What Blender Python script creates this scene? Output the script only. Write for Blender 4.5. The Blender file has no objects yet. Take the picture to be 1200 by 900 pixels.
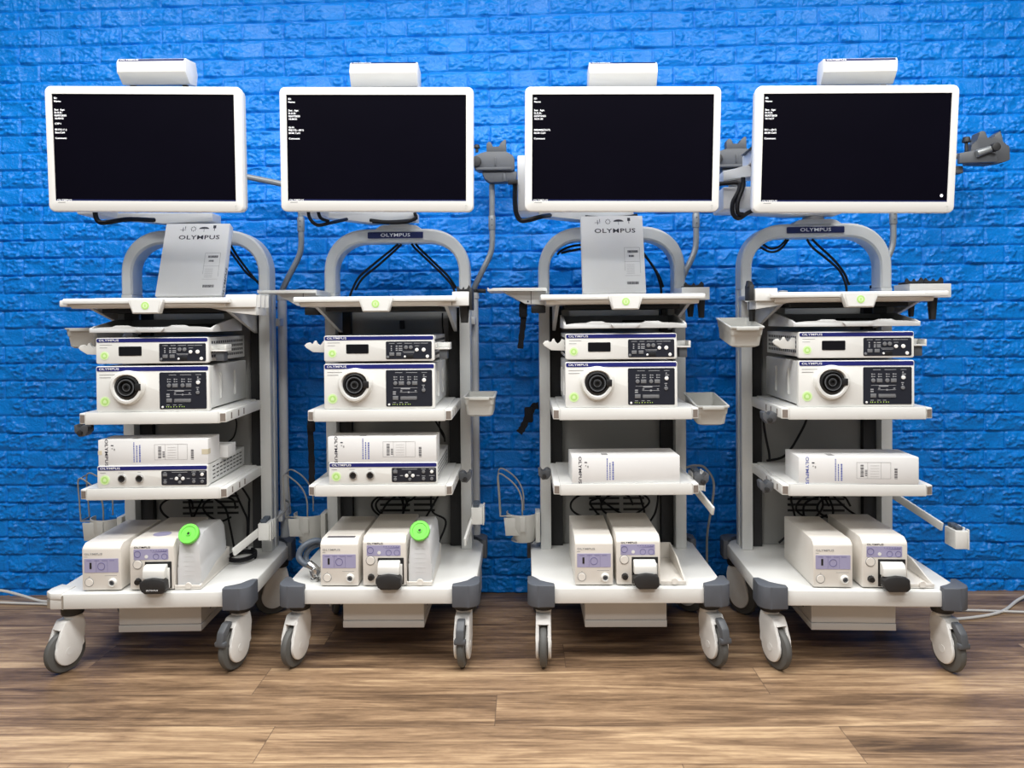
import bpy, bmesh, math, random
import numpy as np
from mathutils import Matrix, Vector
R = math.radians
C = bpy.context.scene.collection
random.seed(4)
PI = math.pi

# ------------------------------------------------------------------ materials
def mat(name, col, rough=0.5, metal=0.0, emit=None, es=1.0, trans=0.0, spec=0.5, noise=0.0, bump=0.0, nscale=60.0):
    m = bpy.data.materials.new(name); m.use_nodes = True
    nt = m.node_tree; b = nt.nodes['Principled BSDF']
    b.inputs['Base Color'].default_value = (*col, 1)
    b.inputs['Roughness'].default_value = rough
    b.inputs['Metallic'].default_value = metal
    b.inputs['Specular IOR Level'].default_value = spec
    b.inputs['Transmission Weight'].default_value = trans
    if emit:
        b.inputs['Emission Color'].default_value = (*emit, 1); b.inputs['Emission Strength'].default_value = es
    if noise or bump:
        tc = nt.nodes.new('ShaderNodeTexCoord'); n = nt.nodes.new('ShaderNodeTexNoise')
        n.inputs['Scale'].default_value = nscale; n.inputs['Detail'].default_value = 4
        nt.links.new(tc.outputs['Object'], n.inputs['Vector'])
        if noise:
            mx = nt.nodes.new('ShaderNodeMix'); mx.data_type = 'RGBA'
            mx.inputs[6].default_value = (*[c * (1 - noise) for c in col], 1)
            mx.inputs[7].default_value = (*[min(1, c * (1 + noise * .5)) for c in col], 1)
            nt.links.new(n.outputs['Fac'], mx.inputs[0]); nt.links.new(mx.outputs[2], b.inputs['Base Color'])
        if bump:
            bp = nt.nodes.new('ShaderNodeBump'); bp.inputs['Strength'].default_value = bump; bp.inputs['Distance'].default_value = .002
            nt.links.new(n.outputs['Fac'], bp.inputs['Height']); nt.links.new(bp.outputs['Normal'], b.inputs['Normal'])
    return m

M = {}
M['white'] = mat('cart_white_paint', (.75, .75, .725), .38, noise=.03, nscale=9)
M['grey_alu'] = mat('column_grey_paint', (.60, .61, .60), .40, noise=.05, nscale=14)
M['alu'] = mat('tube_aluminium', (.27, .285, .29), .36, metal=.3, noise=.06, nscale=20)
M['device'] = mat('device_white_plastic', (.76, .76, .73), .42, noise=.02, nscale=30)
M['device_side'] = mat('device_case_paint', (.66, .665, .65), .5, noise=.04, nscale=200)
M['beige'] = mat('warm_white_plastic', (.75, .715, .66), .45, noise=.02, nscale=30)
M['cream'] = mat('monitor_white_plastic', (.77, .765, .74), .35, noise=.015, nscale=20)
M['cream_grey'] = mat('monitor_back_plastic', (.55, .56, .56), .5, noise=.03, nscale=20)
M['arm'] = mat('arm_light_grey', (.62, .63, .63), .45, noise=.03, nscale=20)
M['bin'] = mat('bin_grey_plastic', (.55, .55, .52), .45, noise=.03, nscale=20)
M['slate'] = mat('bumper_slate_rubber', (.095, .105, .125), .55, noise=.08, nscale=40)
M['tyre'] = mat('tyre_rubber', (.10, .10, .095), .6, noise=.12, nscale=50)
M['dgrey'] = mat('hanger_dark_grey', (.092, .098, .108), .5, noise=.08, nscale=40)
M['black'] = mat('black_plastic', (.012, .012, .013), .4, noise=.1, nscale=40)
M['rubber'] = mat('black_rubber', (.02, .02, .021), .55, noise=.15, nscale=60)
M['strap'] = mat('black_webbing', (.007, .007, .009), .8, spec=.15, bump=.6, nscale=300)
M['cable'] = mat('black_cable', (.006, .006, .008), .5, spec=.25, noise=.1, nscale=60)
M['cable_grey'] = mat('grey_cable', (.30, .31, .31), .5, noise=.06, nscale=60)
M['cable_white'] = mat('white_cable', (.62, .61, .58), .5, noise=.06, nscale=60)
M['hose'] = mat('slate_hose', (.08, .10, .13), .45, noise=.1, nscale=60)
M['panel_back'] = mat('back_panel_grey', (.33, .33, .315), .55, noise=.06, nscale=8)
M['duct'] = mat('black_cable_duct', (.02, .02, .021), .7, bump=.5, nscale=120)
M['navy'] = mat('navy_stripe', (.014, .018, .155), .35, noise=.05, nscale=30)
M['navy_plate'] = mat('navy_nameplate', (.012, .018, .085), .35, noise=.05, nscale=30)
M['ctrl'] = mat('control_panel_black', (.016, .018, .027), .35, noise=.1, nscale=30)
M['screen'] = mat('screen_black_glass', (.0030, .0026, .0058), .30, spec=.04, noise=.2, nscale=6)
M['lcd'] = mat('display_window_black', (.006, .006, .008), .2, noise=.1, nscale=10)
M['glow'] = mat('screen_white_pixels', (.8, .8, .8), .5, emit=(.95, .96, 1), es=1.0, noise=.01)
M['led'] = mat('green_lamp', (.5, .8, .1), .4, emit=(.7, .8, .35), es=.3, noise=.01)
M['btn_w'] = mat('button_white', (.85, .85, .83), .4, noise=.02)
M['btn_g'] = mat('button_grey', (.17, .175, .185), .45, noise=.05)
M['mark'] = mat('panel_print_grey', (.33, .34, .36), .6, noise=.05)
M['white_print'] = mat('white_print', (.85, .86, .88), .5, noise=.02)
M['dark_print'] = mat('dark_print', (.03, .03, .045), .6, noise=.05)
M['grey_print'] = mat('grey_print', (.33, .33, .33), .6, noise=.05)
M['blue_print'] = mat('blue_print', (.10, .13, .42), .6, noise=.05)
M['sticker'] = mat('green_sticker', (.46, .74, .22), .5, noise=.04, nscale=60)
M['sticker_l'] = mat('pale_green_sticker', (.66, .86, .45), .5, noise=.04, nscale=60)
M['lav'] = mat('lavender_panel', (.36, .345, .52), .45, noise=.04, nscale=40)
M['lav_d'] = mat('lavender_print', (.16, .15, .32), .5, noise=.04)
M['chrome'] = mat('chrome_metal', (.62, .62, .62), .22, metal=1, noise=.05)
M['steel'] = mat('rail_steel', (.46, .45, .42), .35, metal=.6, noise=.08)
M['cap'] = mat('rail_end_tan', (.22, .185, .16), .5, noise=.12, nscale=150)
M['carton'] = mat('white_carton', (.78, .78, .775), .65, noise=.03, nscale=25)
M['tape'] = mat('tan_tape', (.62, .56, .42), .4, noise=.05, nscale=60)
M['tank'] = mat('milky_plastic', (.80, .81, .82), .38, trans=.22, noise=.05, nscale=14)
M['lid'] = mat('green_lid', (.17, .72, .075), .42, noise=.04, nscale=40)
M['tray_in'] = mat('tray_black_mat', (.018, .018, .019), .55, noise=.2, nscale=60)

# ------------------------------------------------------------------ mesh builder
def catmull(pts, n=8):
    P = [Vector(p) for p in pts]
    if len(P) < 3: return P
    out = []
    Q = [P[0] * 2 - P[1]] + P + [P[-1] * 2 - P[-2]]
    for i in range(1, len(Q) - 2):
        for j in range(n):
            t = j / n
            a, b, c, d = Q[i - 1], Q[i], Q[i + 1], Q[i + 2]
            out.append(.5 * ((2 * b) + (c - a) * t + (2 * a - 5 * b + 4 * c - d) * t * t + (3 * b - a - 3 * c + d) * t ** 3))
    out.append(P[-1]); return out

class MB:
    def __init__(s): s.bm = bmesh.new(); s.mi = 0
    def merge(s, t, mtx=None):
        if mtx is not None: bmesh.ops.transform(t, matrix=mtx, verts=t.verts)
        for f in t.faces: f.material_index = s.mi
        bmesh.ops.recalc_face_normals(t, faces=t.faces)
        me = bpy.data.meshes.new('tmp'); t.to_mesh(me); t.free()
        s.bm.from_mesh(me); bpy.data.meshes.remove(me); return s
    def box(s, x0, x1, y0, y1, z0, z1, bev=0.0, seg=2, mtx=None):
        t = bmesh.new()
        bmesh.ops.create_cube(t, size=1)
        for v in t.verts:
            v.co = Vector(((x0 + x1) / 2 + v.co.x * (x1 - x0), (y0 + y1) / 2 + v.co.y * (y1 - y0), (z0 + z1) / 2 + v.co.z * (z1 - z0)))
        if bev: bmesh.ops.bevel(t, geom=t.edges[:], offset=bev, segments=seg, affect='EDGES', profile=.5)
        return s.merge(t, mtx)
    def prism(s, pts, ax, a0, a1, bev=0.0, seg=2, mtx=None, only_caps=False):
        """pts 2D; ax 'x': pts=(y,z), 'y': pts=(x,z), 'z': pts=(x,y)"""
        t = bmesh.new()
        def mk(p, a):
            return {'x': (a, p[0], p[1]), 'y': (p[0], a, p[1]), 'z': (p[0], p[1], a)}[ax]
        v0 = [t.verts.new(mk(p, a0)) for p in pts]; v1 = [t.verts.new(mk(p, a1)) for p in pts]
        t.faces.new(v0); t.faces.new(v1[::-1]); n = len(pts)
        for i in range(n): t.faces.new((v0[i], v0[(i + 1) % n], v1[(i + 1) % n], v1[i]))
        if bev:
            ed = [e for e in t.edges if (not only_caps) or (e.verts[0] in v0 and e.verts[1] in v0) or (e.verts[0] in v1 and e.verts[1] in v1)]
            bmesh.ops.bevel(t, geom=ed, offset=bev, segments=seg, affect='EDGES', profile=.5)
        return s.merge(t, mtx)
    def cyl(s, p0, p1, r0, r1=None, seg=24, bev=0.0):
        r1 = r0 if r1 is None else r1
        p0, p1 = Vector(p0), Vector(p1); d = p1 - p0
        t = bmesh.new()
        bmesh.ops.create_cone(t, cap_ends=True, segments=seg, radius1=r0, radius2=r1, depth=d.length)
        if bev:
            ed = [e for e in t.edges if abs(e.verts[0].co.z - e.verts[1].co.z) < 1e-6]
            bmesh.ops.bevel(t, geom=ed, offset=bev, segments=2, affect='EDGES', profile=.5)
        q = Vector((0, 0, 1)).rotation_difference(d.normalized())
        return s.merge(t, Matrix.Translation((p0 + p1) / 2) @ q.to_matrix().to_4x4())
    def lathe(s, prof, p0, axis, seg=28):
        """prof: (radius, height along axis); closed at ends if r=0"""
        t = bmesh.new(); rings = []
        for r, h in prof:
            if r < 1e-6: rings.append([t.verts.new((0, 0, h))])
            else: rings.append([t.verts.new((r * math.cos(2 * PI * i / seg), r * math.sin(2 * PI * i / seg), h)) for i in range(seg)])
        for a, b in zip(rings, rings[1:]):
            for i in range(seg):
                j = (i + 1) % seg
                if len(a) == 1 and len(b) == 1: continue
                if len(a) == 1: t.faces.new((a[0], b[i], b[j]))
                elif len(b) == 1: t.faces.new((a[i], a[j], b[0]))
                else: t.faces.new((a[i], a[j], b[j], b[i]))
        q = Vector((0, 0, 1)).rotation_difference(Vector(axis).normalized())
        return s.merge(t, Matrix.Translation(Vector(p0)) @ q.to_matrix().to_4x4())
    def tube(s, pts, r, seg=10, n=8, smooth=True):
        P = catmull(pts, n) if smooth else [Vector(p) for p in pts]
        t = bmesh.new(); rings = []
        up = Vector((0, 0, 1)); prev = None
        for i, p in enumerate(P):
            d = (P[min(i + 1, len(P) - 1)] - P[max(i - 1, 0)]).normalized()
            if prev is None:
                a = d.orthogonal().normalized()
            else:
                a = (prev - d * prev.dot(d))
                a = a.normalized() if a.length > 1e-6 else d.orthogonal().normalized()
            prev = a; b = d.cross(a)
            rings.append([t.verts.new(p + a * (r * math.cos(2 * PI * k / seg)) + b * (r * math.sin(2 * PI * k / seg))) for k in range(seg)])
        for x, y in zip(rings, rings[1:]):
            for k in range(seg):
                j = (k + 1) % seg; t.faces.new((x[k], x[j], y[j], y[k]))
        t.faces.new(rings[0]); t.faces.new(rings[-1][::-1])
        return s.merge(t)
    def build(s, name, mats, parent=None, loc=None, rot=None, ang=38):
        me = bpy.data.meshes.new(name); s.bm.to_mesh(me); s.bm.free()
        for m in (mats if isinstance(mats, (list, tuple)) else [mats]): me.materials.append(m)
        me.polygons.foreach_set('use_smooth', [True] * len(me.polygons)); me.set_sharp_from_angle(angle=R(ang))
        o = bpy.data.objects.new(name, me); C.objects.link(o)
        if parent: o.parent = parent
        if loc: o.location = loc
        if rot: o.rotation_euler = rot
        return o

def share(o, parent, loc, rot=None):
    c = o.copy(); C.objects.link(c); c.parent = parent; c.location = loc
    if rot: c.rotation_euler = rot
    return c

def rrect(w, h, r, n=5, cx=0, cz=0):
    pts = []
    for sx, sz, a0 in ((1, 1, 0), (-1, 1, 90), (-1, -1, 180), (1, -1, 270)):
        for i in range(n + 1):
            a = R(a0 + 90 * i / n)
            pts.append((cx + sx * (w / 2 - r) + r * math.cos(a), cz + sz * (h / 2 - r) + r * math.sin(a)))
    return pts

# ------------------------------------------------------------------ text
TXT = {}
def text(body, size, m, parent, loc, rot=(0, 0, 0), sx=1.0, bold=0.0, align='LEFT', name='lettering', space=1.0):
    key = (body, size, sx, bold, align, m.name, space)
    if key not in TXT:
        cu = bpy.data.curves.new('txt', 'FONT'); cu.body = body; cu.size = size; cu.offset = bold * size
        cu.extrude = .0003; cu.resolution_u = 2; cu.align_x = align; cu.align_y = 'CENTER'; cu.space_character = space
        o = bpy.data.objects.new('txt', cu); C.objects.link(o)
        bpy.context.view_layer.update()
        me = bpy.data.meshes.new_from_object(o.evaluated_get(bpy.context.evaluated_depsgraph_get()))
        bpy.data.objects.remove(o); bpy.data.curves.remove(cu)
        me.transform(Matrix.Rotation(R(90), 4, 'X') @ Matrix.Diagonal((sx, 1, 1, 1)))
        me.materials.clear(); me.materials.append(m); TXT[key] = me
    o = bpy.data.objects.new(name, TXT[key]); C.objects.link(o); o.parent = parent
    o.location = loc; o.rotation_euler = rot
    return o
def brand(h, m, parent, loc, rot=(0, 0, 0), align='LEFT'):
    return text('OLYMPUS', h * 1.38, m, parent, loc, rot, sx=1.42, bold=.010, align=align, space=1.06)

# ------------------------------------------------------------------ carts' frames
CART = {1: (-1.20, 2.40, R(2.2)), 2: (-.474, 2.43, 0), 3: (.324, 2.43, 0), 4: (1.051, 2.40, R(-1.8))}
WHICH = {1: 'leftmost cart', 2: 'second cart from the left', 3: 'third cart from the left', 4: 'rightmost cart'}
def W(k, x, y, z):
    cx, cy, r = CART[k]; c, s = math.cos(r), math.sin(r)
    return (cx + c * x - s * y, cy + s * x + c * y, z)
def tag(o, label, cat, group=None):
    o['label'] = label; o['category'] = cat
    if group: o['group'] = group
    return o
def thing(name, label, cat, k, x, y, z, rot=(0, 0, 0), group=None):
    o = bpy.data.objects.new(name, None); C.objects.link(o); o.empty_display_size = .05
    o.location = W(k, x, y, z); o.rotation_euler = (rot[0], rot[1], rot[2] + CART[k][2])
    return tag(o, label, cat, group)
def kids(o): return [c for c in bpy.data.objects if c.parent == o]
def dup(root, label, k, x, y, z, rot=(0, 0, 0)):
    r = root.copy(); C.objects.link(r); r.location = W(k, x, y, z)
    r.rotation_euler = (rot[0], rot[1], rot[2] + CART[k][2]); r['label'] = label
    for ch in kids(root):
        c = ch.copy(); C.objects.link(c); c.parent = r
        for g in kids(ch):
            d = g.copy(); C.objects.link(d); d.parent = c
    return r

# ------------------------------------------------------------------ setting: wall
def vnoise(x, y, seed):
    """vectorised value noise"""
    xi = np.floor(x).astype(np.int64); yi = np.floor(y).astype(np.int64)
    xf = x - xi; yf = y - yi
    xf = xf * xf * (3 - 2 * xf); yf = yf * yf * (3 - 2 * yf)
    def h(a, b):
        n = (a * 374761393 + b * 668265263 + seed * 974634) & 0x7fffffff
        n = ((n ^ (n >> 13)) * 1274126177) & 0x7fffffff
        return ((n ^ (n >> 16)) & 0xffff) / 65535.0
    return (h(xi, yi) * (1 - xf) + h(xi + 1, yi) * xf) * (1 - yf) + (h(xi, yi + 1) * (1 - xf) + h(xi + 1, yi + 1) * xf) * yf

def build_wall():
    YW = 3.135
    x0, x1, z0, z1, st = -3.0, 3.0, 0.0, 2.7, .0042
    nx = int((x1 - x0) / st) + 1; nz = int((z1 - z0) / st) + 1
    X, Z = np.meshgrid(np.linspace(x0, x1, nx), np.linspace(z0, z1, nz))
    bh, bl = .0735, .1665
    slope = -.007 + .0125 * (Z - .5)
    zr = Z - .070 - slope * X
    row = np.floor(zr / bh); fz = zr - row * bh
    xs = X + 2.135 + (row % 2) * bl / 2 + (row * 0.0)
    col = np.floor(xs / bl); fx = xs - col * bl
    d = np.minimum(np.minimum(fz, bh - fz), np.minimum(fx, bl - fx))
    edge = np.clip((d - .0008) / .0052, 0, 1); edge = edge * edge * (3 - 2 * edge)
    # chipped stone facets, pattern repeating per brick with seed
    kind = ((row * 7 + col * 3) % 5 + (row % 3) * 5).astype(np.int64)
    ux = fx + kind * 3.17; uz = fz + kind * 1.73
    wx = ux + .012 * (vnoise(ux / .03, uz / .03, 11) - .5); wz = uz + .012 * (vnoise(ux / .03, uz / .03, 12) - .5)
    r1 = 1 - np.abs(2 * vnoise(wx / .034 + 5.3, wz / .021, 3) - 1)
    r2 = 1 - np.abs(2 * vnoise(wx / .016 + 1.3, wz / .011, 4) - 1)
    big = vnoise(wx / .05, wz / .03, 5)
    r3 = vnoise(wx / .011, wz / .009, 6)
    rough = np.clip(vnoise(ux / .060 + 2.1, uz / .040, 21) * 1.9 - .35, 0, 1)
    hgt = edge * (.0034 + .0070 * big + (.0072 * r1 ** 4 + .0062 * r2 ** 3 + .0040 * r3 ** 2) * rough)
    # wallpaper panels, each pasted a hair proud or shy
    pan = vnoise(np.floor((X + 3) / (bl * 4.5)) * 1.0, np.floor(row / 10) * 1.0, 9)
    hgt += .0012 * pan
    co = np.empty((nx * nz, 3), np.float32)
    co[:, 0] = X.ravel(); co[:, 1] = (YW - hgt + .0065 * X).ravel(); co[:, 2] = Z.ravel()
    i = np.arange(nx * nz).reshape(nz, nx)
    q = np.stack([i[:-1, :-1], i[:-1, 1:], i[1:, 1:], i[1:, :-1]], -1).reshape(-1, 4)
    # solid back
    b0 = len(co)
    co = np.vstack([co, np.array([[x0, YW + .08, z0], [x1, YW + .08, z0], [x1, YW + .08, z1], [x0, YW + .08, z1]], np.float32)])
    q = np.vstack([q, [[b0, b0 + 3, b0 + 2, b0 + 1]]]).astype(np.int32)
    me = bpy.data.meshes.new('wall_back')
    me.vertices.add(len(co)); me.vertices.foreach_set('co', co.ravel())
    me.loops.add(q.size); me.loops.foreach_set('vertex_index', q.ravel())
    me.polygons.add(len(q)); me.polygons.foreach_set('loop_start', np.arange(0, q.size, 4, dtype=np.int32))
    me.polygons.foreach_set('use_smooth', np.ones(len(q), bool))
    me.update(calc_edges=True)
    m = bpy.data.materials.new('blue_foam_brick'); m.use_nodes = True; nt = m.node_tree; b = nt.nodes['Principled BSDF']
    tc = nt.nodes.new('ShaderNodeTexCoord')
    n = nt.nodes.new('ShaderNodeTexNoise'); n.inputs['Scale'].default_value = 3.0; n.inputs['Detail'].default_value = 5
    nt.links.new(tc.outputs['Object'], n.inputs['Vector'])
    mx = nt.nodes.new('ShaderNodeMix'); mx.data_type = 'RGBA'
    mx.inputs[6].default_value = (.0008, .185, .66, 1); mx.inputs[7].default_value = (.0012, .235, .76, 1)
    nt.links.new(n.outputs['Fac'], mx.inputs[0]); nt.links.new(mx.outputs[2], b.inputs['Base Color'])
    b.inputs['Roughness'].default_value = .28; b.inputs['Specular IOR Level'].default_value = .34
    n2 = nt.nodes.new('ShaderNodeTexNoise'); n2.inputs['Scale'].default_value = 70; n2.inputs['Detail'].default_value = 5; n2.inputs['Distortion'].default_value = 1.2
    nt.links.new(tc.outputs['Object'], n2.inputs['Vector'])
    bp = nt.nodes.new('ShaderNodeBump'); bp.inputs['Strength'].default_value = .85; bp.inputs['Distance'].default_value = .004
    nt.links.new(n2.outputs['Fac'], bp.inputs['Height']); nt.links.new(bp.outputs['Normal'], b.inputs['Normal'])
    me.materials.append(m)
    o = bpy.data.objects.new('wall_back', me); C.objects.link(o); o['kind'] = 'structure'
build_wall()

# ------------------------------------------------------------------ setting: floor of wood planks
def build_floor():
    bm = bmesh.new(); uvl = bm.loops.layers.uv.new('UVMap'); cl = bm.loops.layers.float_color.new('pl')
    rnd = random.Random(11)
    pw, plen = .178, 1.545
    known = {0: -.698, 1: -.092, 2: -.827, 3: .122}
    tone = {(0, -1): .85, (0, 0): .78, (0, 1): .40, (1, -1): .36, (1, 0): .42, (2, -1): .36, (2, 0): .66, (2, 1): .60, (3, -1): .30, (3, 0): .34, (4, -1): .3, (4, 0): .2}  # plank tones; lamp light painted in: front row lifted, rows by the wall darkened
    ytop = 3.20
    for r in range(-11, 8):
        ya = 1.916 + pw * r; yb = min(ya + pw, ytop)
        if ya >= ytop: break
        off = known.get(r, rnd.uniform(0, plen))
        for c in range(-3, 4):
            xa = off + c * plen; xb = xa + plen
            xa2, xb2 = max(xa, -3.1), min(xb, 3.1)
            if xb2 <= xa2: continue
            vs = [bm.verts.new(p) for p in ((xa2, ya, 0), (xb2, ya, 0), (xb2, yb, 0), (xa2, yb, 0))]
            f = bm.faces.new(vs); t = tone.get((r, c), rnd.uniform(.25, .8)); s = rnd.random()
            for lp, (u, v) in zip(f.loops, ((xa2 - xa, 0), (xb2 - xa, 0), (xb2 - xa, (yb - ya)), (xa2 - xa, (yb - ya)))):
                lp[uvl].uv = (u, v); lp[cl] = (t, s, 0, 1)
    # slab under the planks
    vs = [bm.verts.new(p) for p in ((-3.1, 1.916 - 11 * pw, -.05), (3.1, 1.916 - 11 * pw, -.05), (3.1, ytop, -.05), (-3.1, ytop, -.05))]
    bm.faces.new(vs[::-1])
    me = bpy.data.meshes.new('floor'); bm.to_mesh(me); bm.free()
    m = bpy.data.materials.new('oak_plank_vinyl'); m.use_nodes = True; nt = m.node_tree; b = nt.nodes['Principled BSDF']
    N = nt.nodes.new; Lk = nt.links.new
    uv = N('ShaderNodeUVMap'); uv.uv_map = 'UVMap'
    at = N('ShaderNodeVertexColor'); at.layer_name = 'pl'
    sep = N('ShaderNodeSeparateColor'); Lk(at.outputs['Color'], sep.inputs[0])
    sx = N('ShaderNodeSeparateXYZ'); Lk(uv.outputs[0], sx.inputs[0])
    def math_(op, a, b_=None, c_=None):
        n = N('ShaderNodeMath'); n.operation = op
        for i, v in enumerate((a, b_, c_)):
            if v is None: continue
            if isinstance(v, (int, float)): n.inputs[i].default_value = v
            else: Lk(v, n.inputs[i])
        return n.outputs[0]
    def vec(x, y, z):
        n = N('ShaderNodeCombineXYZ'); Lk(x, n.inputs[0]); Lk(y, n.inputs[1]); Lk(z, n.inputs[2]); return n.outputs[0]
    seed = math_('MULTIPLY', sep.outputs[1], 37.0)
    def noise(sxx, syy, detail, rough, dist=0.0, add=0.0):
        n = N('ShaderNodeTexNoise'); n.inputs['Scale'].default_value = 1; n.inputs['Detail'].default_value = detail
        n.inputs['Roughness'].default_value = rough; n.inputs['Distortion'].default_value = dist
        Lk(vec(math_('MULTIPLY', sx.outputs[0], sxx), math_('MULTIPLY', sx.outputs[1], syy), math_('ADD', seed, add)), n.inputs['Vector'])
        return n.outputs['Fac']
    n1 = noise(1.7, 15, 6, .62, .9)            # wide figure
    n2 = noise(5, 130, 5, .7, .3, 3.1)        # fine grain
    n3 = noise(2.2, 45, 4, .6, 1.2, 7.7)      # streaks
    n4 = noise(22, 60, 3, .6, .5, 1.7)        # short saw marks
    f = math_('ADD', math_('MULTIPLY', n1, .95), math_('ADD', math_('MULTIPLY', n2, .38), math_('MULTIPLY', n3, .50)))
    f = math_('ADD', f, math_('MULTIPLY', sep.outputs[0], .26))
    f = math_('ADD', f, math_('MULTIPLY', n4, .16))
    f = math_('SUBTRACT', f, .67)
    rp = N('ShaderNodeValToRGB'); Lk(f, rp.inputs[0])
    e = rp.color_ramp.elements
    e[0].position = .20; e[0].color = (.075, .046, .029, 1)
    e[1].position = .74; e[1].color = (.62, .435, .262, 1)
    k = e.new(.36); k.color = (.178, .110, .064, 1)
    k = e.new(.52); k.color = (.335, .216, .126, 1)
    # joints between planks
    dv = math_('MINIMUM', sx.outputs[1], math_('SUBTRACT', pw, sx.outputs[1]))
    du = math_('MINIMUM', sx.outputs[0], math_('SUBTRACT', plen, sx.outputs[0]))
    dd = math_('MINIMUM', dv, du)
    j = N('ShaderNodeMapRange'); j.inputs[1].default_value = .0004; j.inputs[2].default_value = .0020; j.inputs[3].default_value = .25; Lk(dd, j.inputs[0])
    mx = N('ShaderNodeMix'); mx.data_type = 'RGBA'; mx.inputs[6].default_value = (.10, .065, .045, 1)
    Lk(j.outputs[0], mx.inputs[0]); Lk(rp.outputs[0], mx.inputs[7]); Lk(mx.outputs[2], b.inputs['Base Color'])
    b.inputs['Roughness'].default_value = .42; b.inputs['Specular IOR Level'].default_value = .35
    bp = N('ShaderNodeBump'); bp.inputs['Strength'].default_value = .25; bp.inputs['Distance'].default_value = .001
    Lk(math_('ADD', n2, math_('MULTIPLY', j.outputs[0], 1.5)), bp.inputs['Height']); Lk(bp.outputs['Normal'], b.inputs['Normal'])
    me.materials.append(m)
    o = bpy.data.objects.new('floor', me); C.objects.link(o); o['kind'] = 'structure'
build_floor()

# ------------------------------------------------------------------ cart
def caster_parts(parent, x, y, phi, pedal):
    rot = (0, 0, -phi)     # local: -y is rolling direction
    T = .028
    sh = MB()
    def shell(w0, w1):
        pts = []
        for i in range(17):
            a = R(20 - 220 * i / 16 - 10)
            pts.append((-T + .046 * math.cos(a), .074 + .048 * math.sin(a)))
        pts += [(-.064, .112), (-.056, .140), (-.040, .168), (.022, .174), (.030, .140), (.026, .105)]
        sh.prism(pts, 'x', w0, w1, bev=.005, seg=2)
    shell(.0135, .0245); shell(-.0245, -.0135)
    sh.prism([(-.058, .143), (-.040, .168), (.022, .174), (.030, .135)], 'x', -.020, .020, bev=.003)
    sh.cyl((0, 0, .168), (0, 0, .178), .026, bev=.003)
    cst = sh.build('caster', M['cream'], parent, (x, y, 0), rot)
    w = MB()
    w.lathe([(0, -.0115), (.058, -.0115), (.0645, -.0095), (.0680, -.004), (.0680, .004), (.0645, .0095), (.058, .0115), (0, .0115)], (0, -T, .0682), (1, 0, 0), 36)
    w.build('tyre', M['tyre'], cst)
    c = MB(); c.cyl((0, 0, .1785), (0, 0, .2115), .033, .036, 28, .003); c.build('collar', M['rubber'], cst)
    for s in (-1, 1):
        h = MB(); h.cyl((s * .0240, -T, .072), (s * .0255, -T, .072), .012, seg=18); h.build('axle_cap', M['cream'], cst)
    if pedal:
        p = MB()
        p.prism([(-.092, .098), (-.100, .104), (-.092, .140), (-.070, .162), (-.050, .164), (-.052, .150), (-.074, .136), (-.082, .110)], 'x', -.013, .013, bev=.004)
        p.box(-.019, .019, -.099, -.079, .094, .112, .005)
        p.build('brake_pedal', M['dgrey'], cst)
    return cst

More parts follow.
